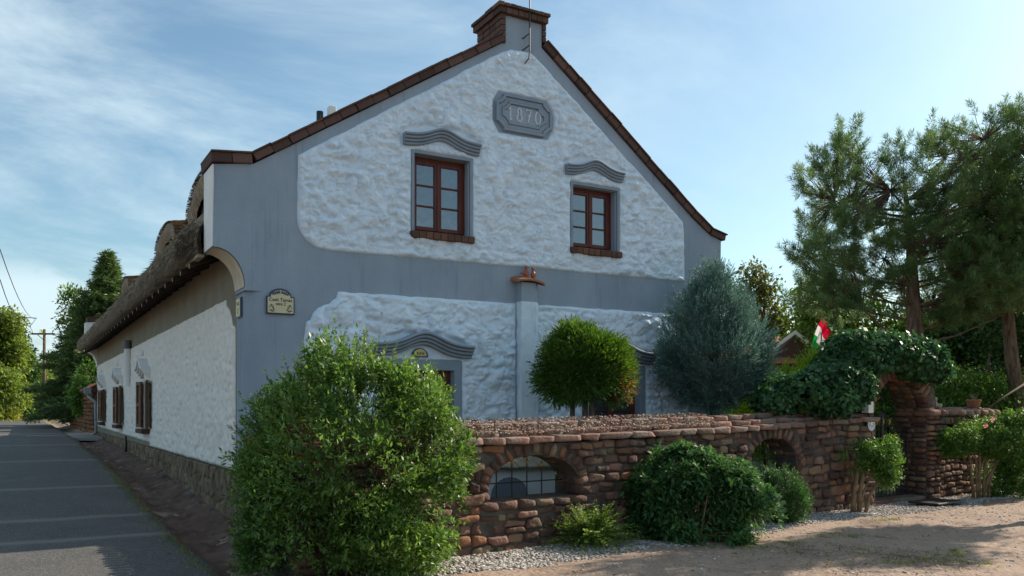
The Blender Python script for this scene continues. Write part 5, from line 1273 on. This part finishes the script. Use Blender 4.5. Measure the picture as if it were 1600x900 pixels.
# ------------------------------------------------------------------ trees
def branches(mb, base, H, r0, limbs, lean=(0, 0), top=.9):
    pts = [Vector((base[0]+lean[0]*t+.06*H*.1*sin(t*7), base[1]+lean[1]*t, H*t*top)) for t in (-.01, .12, .3, .5, .7, .88, 1)]
    mb.tube(pts, [r0*1.25, r0, r0*.88, r0*.7, r0*.45, r0*.25, r0*.08], 10)
    for q in limbs:
        q = Vector(q); t = min(.92, max(.22, (q.z/H)*random.uniform(.55, .85))); st_ = Vector((base[0]+lean[0]*t, base[1]+lean[1]*t, H*t*top)); r = r0*(.5-.38*t); mid = st_.lerp(q, .5)+Vector((0, 0, -.04*(q-st_).length))+Vector([random.uniform(-.1, .1)]*3)*(q-st_).length*.6
        mb.tube([st_, mid, q], [r, r*.6, r*.2], 6, False)
def broadleaf(name, px, dep, H, blobs, n, per, L, W, lm, label, r0=.14, group=None, clump=.22, cull=(1.2, -.2), cat='tree', shell=.35, limbs=26, spread=None, z0=0, bark='bark', trunk=True):
    tr = tree_root(name, px, dep, label, cat, group, z0)
    Q, d, k = blobs_sample(blobs, n, shell, px*.37, cull); Vs = []
    for j in range(per):
        p = Q+rng.normal(size=(len(Q), 3))*clump; D = unit(d*.5+rng.normal(size=(len(Q), 3))*.8+np.array([0, 0, -.2])); sz_ = .6+.7*rng.random(len(Q)); Vs.append(leafgeo(p, D, L*sz_, W*sz_))
    leafmesh('crown', Vs, lm, tr)
    if trunk:
        s = MB(); branches(s, (0, 0), H, r0, [Q[i] for i in rng.choice(len(Q), limbs)]); s.build('trunk', M[bark], tr, True)
    return tr
def rblobs(W_, H0, H1, n, r, dy=None):
    out = []
    for _ in range(n):
        z = random.uniform(H0+r*.5, H1-r*.6); t = (z-H0)/(H1-H0); ww = W_*math.sqrt(max(.08, 1-(2*t-.85)**2*.8)); a = random.uniform(0, 6.28); q = random.uniform(.2, .85)
        rr_2 = r*random.uniform(.7, 1.25); out.append((ww*q*cos(a), ww*q*sin(a)*(dy or 1), z, rr_2, rr_2, rr_2*.8))
    return out

# big pine right, with needle tufts on the ends of its branches
pine = tree_root('pine_tree', 1430, 19, 'large spreading pine with needle tufts and a bare brown trunk behind the gate arch', 'pine tree')
PT = lambda px, py: ((px-1430)/1350*19, 1.6+(637-py)/1350*19)
PBl = []
for px, py, rx, rz_ in ((1322, 210, 26, 48), (1295, 265, 48, 40), (1330, 330, 70, 55), (1285, 385, 50, 40), (1300, 450, 58, 40), (1400, 240, 30, 34), (1420, 330, 70, 70), (1500, 235, 55, 50), (1560, 215, 45, 45), (1500, 330, 80, 80), (1580, 320, 70, 90), (1365, 415, 70, 45), (1500, 440, 90, 50), (1590, 430, 60, 60), (1335, 478, 50, 26), (1460, 205, 30, 30), (1555, 400, 60, 60), (1640, 260, 60, 90), (1650, 380, 60, 90), (1500, 480, 50, 28)):
    x, z = PT(px, py)
    for dy in ((0,) if rx < 40 else (-.7, .7)): PBl.append((x, dy*random.uniform(.6, 1.6), z, rx/71, max(.5, rx/71*.8), rz_/71))
Q, d, k = blobs_sample(PBl, 2100, .34, 2, (1.5, -.42)); nT = len(Q); Vs = []
ax = unit(d*.7+np.array([0, 0, .6])+.25*rng.normal(size=(nT, 3))); tl_ = .26+.18*rng.random(nT)
for j in range(125):
    f = rng.random(nT); rd_ = unit(rng.normal(size=(nT, 3))); rd_ = unit(rd_-ax*(rd_*ax).sum(1)[:, None]); D = unit(ax*(.30+.75*f[:, None]**2)+rd_*(1.0-.35*f[:, None])+.15*rng.normal(size=(nT, 3)))
    p = Q+ax*(tl_*(f-.75))[:, None]+.02*rng.normal(size=(nT, 3)); Vs.append(leafgeo(p, D, .132*(.7+.5*rng.random(nT)), .0115, .03))
leafmesh('crown', Vs, M['l_pine'], pine)
s = MB(); s.tube([(.0, 0, -.1), (-.02, 0, 1.5), (.0, 0, 3.0), (-.05, 0, 4.2), (-.12, 0, 5.6), (-.25, 0, 6.6)], [.24, .20, .19, .14, .08, .03], 14)
hubs = []
for i in rng.choice(nT, 46, replace=False):
    q = Vector(Q[i]); rad = math.hypot(q.x, q.y); c = Vector((q.x*.68, q.y*.68, q.z-.22*rad*.5-.1)); hubs.append(c)
    t = max(2.7, min(6.2, c.z-.35*math.hypot(c.x, c.y))); st_ = Vector((-.02*t, 0, t)); m1 = st_.lerp(c, .5)+Vector((random.uniform(-.1, .1), random.uniform(-.1, .1), -.10)); s.tube([st_, m1, c], [.036, .024, .014], 6, False)
for i in range(nT):
    q = Vector(Q[i])-Vector(ax[i])*.1; h_ = min(hubs, key=lambda h: (h-q).length); L_ = (h_-q).length
    if L_ < 1.5: s.tube([h_, h_.lerp(q, .55)+Vector((random.uniform(-.06, .06), random.uniform(-.06, .06), -.05*L_)), q], [.011, .007, .004], 4, False)
s.build('trunk', M['bark'], pine, True)

# dark trees filling the right side
broadleaf('shade_tree', 1590, 24, 9, [(0, 0, 4.6, 2.2, 1.6, 2.0), (-1.3, 0, 3.6, 1.5, 1.4, 1.3), (1.4, 0, 4, 1.8, 1.5, 2), (-.5, 0, 6.2, 1.6, 1.4, 1.3), (.6, 0, 2.6, 1.6, 1.3, .9), (1.6, 0, 6.5, 1.5, 1.5, 1.3)], 5200, 8, .16, .07, M['l_dark'], 'dark shade tree with leaning bare trunks at the right edge behind the pine', r0=.22, clump=.16, cat='tree')
sh = tree_root('leaning_tree', 1592, 19.5, 'tree with two ivy covered leaning trunks rising at the right edge', 'tree')
s = MB(); s.tube([(.25, 0, -.1), (.1, 0, 1.2), (-.15, 0, 2.6), (-.3, 0, 4.2), (-.5, 0, 6.5)], [.2, .17, .15, .12, .06], 10); s.tube([(.4, .1, -.1), (.42, .1, 1.5), (.3, .1, 3.2), (.35, .1, 5.5)], [.15, .13, .11, .05], 10); s.build('trunk', M['bark'], sh, True)
Q, d, k = blobs_sample([(.2, 0, .9, .35, .35, .9), (.0, 0, 4.8, 1.4, 1.0, .9), (.8, 0, 5.6, 1.3, 1.0, .9), (-.4, 0, 6.6, 1.0, .8, .7)], 1600, .3, 5); Vs = []
for j in range(6): Vs.append(leafgeo(Q+rng.normal(size=Q.shape)*.08, unit(d+rng.normal(size=Q.shape)), .10, .07))
leafmesh('crown', Vs, M['l_dark'], sh)
G_ = 'garden trees behind the stone wall'
broadleaf('leafy_tree', 1330, 24, 5.6, [(-.8, 0, 3.6, 1.0, 1, .9), (.3, 0, 4.0, 1.1, 1, .9), (-1.0, 0, 4.6, .6, .6, .5), (1.3, 0, 3.4, 1.2, 1, .9), (.2, 0, 2.8, 1.4, 1, .8), (-1.5, 0, 4.05, .45, .5, .4), (2.1, 0, 2.8, 1.0, 1, .8)], 3000, 9, .13, .07, M['l_tree'], 'sunlit broad leaved tree behind the flag and below the pine', clump=.13, group=G_)
broadleaf('leafy_tree', 1475, 23, 4.6, [(0, 0, 2.6, 1.3, 1, 1.0), (.9, 0, 2.0, 1.1, 1, .9), (-.9, 0, 2.2, .9, 1, .8), (.5, 0, 3.3, .9, .8, .7)], 2600, 9, .12, .06, M['l_dark'], 'dark green tree under the pine right of its trunk', clump=.13, group=G_)
broadleaf('leafy_tree', 1545, 20, 3.2, [(0, 0, 1.7, .9, .8, .7), (-.7, 0, 1.9, .7, .7, .6), (.6, 0, 1.5, .7, .7, .7)], 1500, 9, .09, .045, M['l_gate'], 'low bright leafed tree behind the flower pot', clump=.1, group=G_)
broadleaf('leafy_tree', 1195, 27, 6.2, [(-.2, 0, 4.4, .9, .9, 1.1), (-.4, 0, 3.2, .8, 1, 1.0), (-.3, 0, 5.4, .5, .6, .6), (.6, 0, 4.3, .4, .6, .5)], 1100, 9, .15, .08, leafmat('browning_leaf', (.035, .06, .016), (.09, .105, .03), trans=.25), 'thin tree with yellowing leaves rising behind the blue juniper', clump=.16, group=G_, cull=(1.6, -.05))
broadleaf('leafy_tree', 1262, 46, 6.0, [(0, 0, 3.6, 2.2, 1.5, 1.9), (-2.2, 0, 3.2, 1.6, 1.2, 1.4), (2, 0, 3.8, 2, 1.5, 1.7), (.3, 0, 5.2, .9, .9, .9)], 1700, 8, .22, .12, M['l_dark'], 'small far tree in the gap over the orange roof', clump=.25, group=G_)
for px, dep, w_, lab in ((1300, 31, 3.2, 'tall hedge like tree filling the background left of the pine trunk'), (1420, 33, 3.6, 'dense background tree right behind the pine trunk'), (1530, 34, 4.0, 'dense background tree between the pine and the right edge'), (1640, 32, 4.0, 'dense background tree at the right edge')):
    H_ = 4.3 if px < 1350 else 6.2
    broadleaf('background_tree', px, dep, H_, [(random.uniform(-w_*.7, w_*.7), random.uniform(-1, 1), random.uniform(.6, H_-1), 1.4, 1.2, 1.1) for _ in range(13)], 2600, 8, .2, .11, M['l_dark'] if px > 1310 else M['l_tree'], lab, clump=.25, cull=None, group='dense trees closing the garden')
# off to the right: trees whose shade falls over the dirt
def offs_bl(l): return [(dx*cos(YAW)-dy*sin(YAW), dx*sin(YAW)+dy*cos(YAW), z, a, b, c) for dx, dy, z, a, b, c in l]
broadleaf('street_tree', 1800, 13.9, 7.9, offs_bl([(-.3, 0, 6.4, .75, .6, .6), (.6, .25, 6.9, .9, .6, .7), (1.6, -.1, 6.5, .9, .8, .7), (.8, -.5, 5.8, .8, .6, .5), (2.6, .2, 6.0, .8, .7, .5), (1.7, .4, 5.3, .6, .6, .4), (3.4, .3, 6.6, .8, .7, .6)]), 2300, 8, .13, .08, M['l_tree'], 'tall street tree standing right of the picture and shading the dirt', clump=.14, cull=(1.5, -.12), r0=.16)
broadleaf('street_tree', 2150, 14.5, 6.2, offs_bl([(0, 0, 4.3, 1.1, .8, .8), (-1.4, .2, 3.9, .7, .6, .5), (1.4, -.1, 4.8, 1.0, .8, .8)]), 1100, 8, .13, .08, M['l_tree'], 'smaller street tree outside the right edge of the picture', clump=.16, cull=(1.3, -.05))

# left: trees round the bend of the street
def conifer(px, dep, H, Rb, label, lm, dens=1.0, z0=.6, h0=.6, droop=.35, group=None, r0=.2):
    tr = tree_root('spruce_tree', px, dep, label, 'spruce tree', group, z0); s = MB(); s.tube([(0, 0, -.3), (0, 0, H*.5), (.05, 0, H)], [r0, r0*.6, .02], 9); Vs = []
    nb = int(150*dens); PS = []; DS = []
    for i in range(nb):
        t = (i+.5)/nb; z = h0+(H-h0)*t; L_ = Rb*(1-t)**1.0*random.uniform(.65, 1.12)+.12; a = i*2.4+random.uniform(-.3, .3); lift = .25+.6*t
        tipz = z+L_*(lift-droop*1.2*(1-t)); o = Vector((0, 0, z)); m_ = Vector((L_*.5*cos(a), L_*.5*sin(a), z+L_*.12*(lift))); e_ = Vector((L_*cos(a), L_*sin(a), z+L_*(lift-droop)*.5))
        s.tube([o, m_, e_], [.04*(1-t)+.01, .02, .008], 4, False)
        nn_ = max(5, int(L_*24))
        for q_ in range(nn_):
            f = (q_+.5)/nn_; c = o.lerp(m_, f*2) if f < .5 else m_.lerp(e_, f*2-1); wv = .38*L_*(1-f)+.10
            for sg_ in (-1, 1):
                u_ = random.random(); PS.append((c.x-sg_*sin(a)*wv*u_, c.y+sg_*cos(a)*wv*u_, c.z-.10*u_*wv+random.uniform(-.05, .05))); DS.append((cos(a)*.8-sg_*sin(a)*.8, sin(a)*.8+sg_*cos(a)*.8, random.uniform(-.35, .3)))
    PS = np.array(PS); DS = unit(np.array(DS))
    for j in range(8): Vs.append(leafgeo(PS+rng.normal(size=PS.shape)*.07, unit(DS+.35*rng.normal(size=PS.shape)), .26*(.6+.6*rng.random(len(PS))), .055, .06))
    leafmesh('crown', Vs, lm, tr); s.build('trunk', M['bark'], tr, True)
conifer(168, 43, 8.9, 3.9, 'tall pointed spruce rising above the thatched roof', M['l_spruce'], 1.3, z0=.4)
conifer(128, 47, 6.9, 1.75, 'broad dark spruce left of the pointed one beside the street', M['l_spruce'], 1.2, z0=.4)
broadleaf('roadside_tree', 128, 44, 7.6, [(0, 0, 5.6, 1.1, 1, .8), (-.4, 0, 6.6, .6, .6, .6), (.8, 0, 5, 1.1, 1, .9), (.3, 0, 3.5, 1.5, 1.3, 1), (1.3, 0, 6.2, .8, .8, .7), (2.0, 0, 5.2, 1.2, 1, 1)], 2300, 8, .22, .09, M['l_tree'], 'sunlit yellow green tree with loose branches between the two spruces', z0=.4, clump=.18, cull=(1.2, -.1))
broadleaf('roadside_tree', 160, 37, 4.4, [(0, 0, 2.2, 1.0, .9, .9), (-.6, 0, 1.5, .7, .7, .7), (.6, 0, 1.6, .8, .8, .8)], 1500, 8, .14, .08, M['l_gate'], 'dense small leafy tree over the far tiled wall', z0=.5, clump=.12)
LG = 'trees along the bend of the street'
for px, dep, H_, w_, lm, lab in ((-8, 62, 8.6, 2.4, M['l_far'], 'tall yellow green tree at the far left edge'), (22, 70, 7.4, 2.2, M['l_dark'], 'dark tree next to the far left edge tree'), (38, 80, 6.4, 2.4, M['l_far'], 'sunlit round tree left of the utility pole'), (60, 92, 5.6, 2.6, M['l_yel'], 'pale yellow tree directly behind the utility pole'), (84, 95, 5.8, 2.6, M['l_far'], 'small sunlit tree right of the utility pole'), (-60, 58, 8.2, 3, M['l_far'], 'leafy tree outside the left edge'), (104, 84, 6.4, 2.2, M['l_tree'], 'green tree at the far end beside the dark spruce')):
    broadleaf('roadside_tree', px, dep, H_, rblobs(w_, .0, H_, 13, w_*.42), 2600, 8, .28, .15, lm, lab, group=LG, z0=.6, clump=.26, cull=(.8, -.25), cat='tree', shell=.35)
for px, dep, w_, h_, lm, lab in ((50, 72, .9, 1.1, M['l_dark'], 'round dark bush at the foot of the utility pole'), (80, 76, .9, 1.6, M['l_dark'], 'dark bush right of the utility pole base'), (22, 74, 1.3, 1.2, M['l_yel'], 'yellowish bush left of the pole at the road end'), (-5, 66, 1.6, 1.3, M['l_yel'], 'dry yellow bush at the left picture edge'), (97, 70, .9, 1.5, M['l_tree'], 'green bush at the end of the far wall')):
    broadleaf('roadside_bush', px, dep, h_, [(0, 0, h_*.45, w_, w_, h_*.5), (w_*.4, 0, h_*.35, w_*.6, w_*.6, h_*.4)], 700, 8, .2, .1, lm, lab, group='bushes at the road end', z0=.6, clump=.12, cat='bush', trunk=False)
# far wood closing the horizon
Q = []; D_ = []
for k in range(420):
    a = R(-35+75*random.random()); rr2 = random.uniform(120, 165); a += YAW
    Q.append((CAM[0]+rr2*sin(a), CAM[1]+rr2*cos(a), random.uniform(0, 6.5)))
Q = np.repeat(np.array(Q), 70, 0)+rng.normal(size=(420*70, 3))*np.array([2.2, 2.2, 1.5]); D_ = unit(rng.normal(size=Q.shape))
fw = leafmesh('far_wood', [leafgeo(Q, D_, 1.0, .7)], M['l_far'], None); tag(fw, 'distant green wood along the horizon', 'wood', kind='stuff')

# ------------------------------------------------------------------ gravel, verge grass, bits on the dirt
ico = MB(); t = (1+5**.5)/2
IV = unit(np.array([(-1, t, 0), (1, t, 0), (-1, -t, 0), (1, -t, 0), (0, -1, t), (0, 1, t), (0, -1, -t), (0, 1, -t), (t, 0, -1), (t, 0, 1), (-t, 0, -1), (-t, 0, 1)], float))
IF = np.array([(0, 11, 5), (0, 5, 1), (0, 1, 7), (0, 7, 10), (0, 10, 11), (1, 5, 9), (5, 11, 4), (11, 10, 2), (10, 7, 6), (7, 1, 8), (3, 9, 4), (3, 4, 2), (3, 2, 6), (3, 6, 8), (3, 8, 9), (4, 9, 5), (2, 4, 11), (6, 2, 10), (8, 6, 7), (9, 8, 1)])
def pebbles(name, XY, size, m, parent=None, zoff=0.0, flat=.55):
    n = len(XY); sc_ = size[:, None, None]*np.stack([1+.35*rng.random(n), .75+.3*rng.random(n), flat*(.7+.5*rng.random(n))], 1)[:, None, :]
    V = IV[None]*(1+.22*rng.normal(size=(n, 12, 1)))*sc_; a = rng.random(n)*6.28; ca, sa = np.cos(a)[:, None], np.sin(a)[:, None]
    V = np.stack([V[..., 0]*ca-V[..., 1]*sa, V[..., 0]*sa+V[..., 1]*ca, V[..., 2]], -1)
    z = zground(XY[:, 0], XY[:, 1])+zoff+size*.15
    V = V+np.stack([XY[:, 0], XY[:, 1], z], 1)[:, None, :]; F = (IF[None]+(np.arange(n)*12)[:, None, None]).reshape(-1, 3)
    return mk(name, V.reshape(-1, 3), F, m, parent, False)
edge_x = [.2, 1.15, 2.2, 3.2, 4.13, 5.5, 7.2, 8.95, 9.8, 10.8, 12.0, 13.25, 16]; edge_y = [-3.95, -3.95, -3.92, -3.8, -3.72, -3.45, -3.1, -2.98, -3.02, -2.98, -2.55, -2.5, -2.2]
n = 21000; x = .2+15.5*rng.random(n)**1.25; yb = -3.27+.12*x; ye = np.interp(x, edge_x, edge_y)+.10*vn(np.stack([x*2.5, x*0, x*0], 1), 3); f = rng.random(n); y = yb+.05-(yb-ye+.1)*f
keep = ~((f > .9) & (rng.random(n) < .6)); x, y = x[keep], y[keep]
gm = mat('pale_gravel', (.20, .17, .15), (.50, .47, .43), rough=.9, island=True, hsv=.35, scale=9)
gvl = pebbles('gravel', np.stack([x, y], 1), .010+.013*rng.random(len(x)), gm); tag(gvl, 'pale gravel strip along the foot of the stone wall', 'gravel', kind='stuff')
n = 9000; x = rng.uniform(-.3, 17, n); y = rng.uniform(-6.4, -2.2, n); q = vn(np.stack([x*.8, y*.8, x*0], 1), 44); keep = (q > .0) | (rng.random(n) < .35); x, y = x[keep], y[keep]
o = pebbles('loose_stones', np.stack([x, y], 1), (.004+.017*rng.random(len(x))**3), gm, zoff=-.002); tag(o, 'scattered little stones on the sandy dirt', 'stones', kind='stuff')
# lawn behind the stone wall
lx_ = np.linspace(.4, 30, 60); ly_ = np.linspace(0, 1, 24)
X, U = np.meshgrid(lx_, ly_); Y = (-3.27+.12*X+.62)*(1-U)+U*np.where(X < 8.0, -.02, 14.0); V = np.stack([X, Y, gv(np.minimum(Y, 3))*0+np.maximum(zground(X, Y), 0)+.03], -1).reshape(-1, 3)
i = np.arange(23*59); r_ = i//59; c_ = i % 59; a = r_*60+c_
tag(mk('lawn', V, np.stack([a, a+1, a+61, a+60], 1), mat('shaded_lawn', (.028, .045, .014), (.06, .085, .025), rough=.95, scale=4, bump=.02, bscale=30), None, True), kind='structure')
# ditch rubble and fallen leaves by the house foot
n = 1500; y = rng.uniform(-3.0, 22, n)**1.0; x = rng.uniform(-.98, -.02, n)
rb = pebbles('ditch_rubble', np.stack([x, y], 1), .012+.03*rng.random(n)**3, mat('brown_rubble', (.10, .065, .05), (.24, .16, .12), island=True, hsv=.35), zoff=-.004); tag(rb, 'brown rubble and crumbs along the house foot', 'rubble', kind='stuff')
n = 4400; pc_ = np.array([P(px, 1.6*1350/(py-637))[:2] for px, py in ((1350, 868), (1430, 872), (1300, 885), (1470, 885), (1250, 862))]); pc_ = np.repeat(pc_, 280, 0)+rng.normal(size=(1400, 2))*.28
x = np.concatenate([rng.uniform(-1.15, -.05, 1300), rng.uniform(1, 16, 1700), pc_[:, 0]]); y = np.concatenate([rng.uniform(-3.5, 14, 1300), rng.uniform(-6, -2.6, 1700), pc_[:, 1]])
z = np.where((x < -.93), gv(y)+.012, zground(x, y)+.006); Vl = leafgeo(np.stack([x, y, z+.004], 1), np.stack([rng.normal(size=n), rng.normal(size=n), .25*rng.random(n)], 1), .025+.03*rng.random(n), .016, .1, up=np.array([[0, 0, 1.]])+.2*rng.normal(size=(n, 3)))
lf = leafmesh('fallen_leaves', [Vl], mat('dry_leaf', (.12, .07, .03), (.36, .26, .13), island=True, hsv=.35), None); tag(lf, 'dry fallen leaves on the ground', 'leaves', kind='stuff')
# grass tufts
def tufts(name, C_, nb, h, r, m, label):
    n = len(C_); Pb = np.repeat(C_, nb, 0); k = len(Pb); off = rng.normal(size=(k, 2))*r; Pb = Pb+np.concatenate([off, np.zeros((k, 1))], 1)
    Pb[:, 2] = np.where((Pb[:, 0] < -.93) & (Pb[:, 0] > -5), gv(Pb[:, 1])+.01, zground(Pb[:, 0], Pb[:, 1])); D = unit(np.concatenate([rng.normal(size=(k, 2))*.5, np.ones((k, 1))], 1)); L_ = h*(.5+.8*rng.random(k))
    Wv = unit(np.cross(D, rng.normal(size=(k, 3))))*.003; V = np.stack([Pb-Wv, Pb+Wv, Pb+D*L_[:, None]], 1).reshape(-1, 3)
    o = mk(name, V, np.arange(3*k).reshape(-1, 3), m); tag(o, label, 'grass', kind='stuff'); return o
cs = [P(px, 1.6*1350/(py-637)) for px, py in ((1335, 858), (1240, 850), (1100, 852), (1285, 837), (1475, 862), (1440, 872), (1380, 812), (1330, 835), (1490, 868), (1530, 880), (1175, 856), (1400, 880))]
cs = np.repeat(np.array(cs), 9, 0)+np.concatenate([rng.normal(size=(108, 2))*.12, np.zeros((108, 1))], 1)
tufts('grass', cs, 26, .028, .035, M['grass'], 'thin grass tufts in the sandy dirt')
n = 380; y = np.concatenate([rng.uniform(-3.2, 9, n//2), rng.uniform(9, 60, n//2)]); x = np.where(y < 23.5, -.95+.05*rng.normal(size=n), rng.uniform(-.9, -.4, n))
tufts('verge_grass', np.stack([x, y, y*0], 1), 8, .06, .05, M['grass'], 'sparse grass along the edge of the road')
n = 5200; a = rng.uniform(-.7, .12, n)+YAW; rr2 = rng.uniform(66, 105, n); x = CAM[0]+rr2*np.sin(a+R(-12)); y = CAM[1]+rr2*np.cos(a+R(-12))
k = len(x); Pb = np.stack([x, y, gv(y)], 1); D = unit(np.concatenate([rng.normal(size=(k, 2))*.5, np.ones((k, 1))], 1)); Wv = unit(np.cross(D, rng.normal(size=(k, 3))))*.03
o = mk('meadow_grass', np.stack([Pb-Wv, Pb+Wv, Pb+D*.35], 1).reshape(-1, 3), np.arange(3*k).reshape(-1, 3), M['l_yel']); tag(o, 'yellowish grass beside the bend of the street', 'grass', kind='stuff')
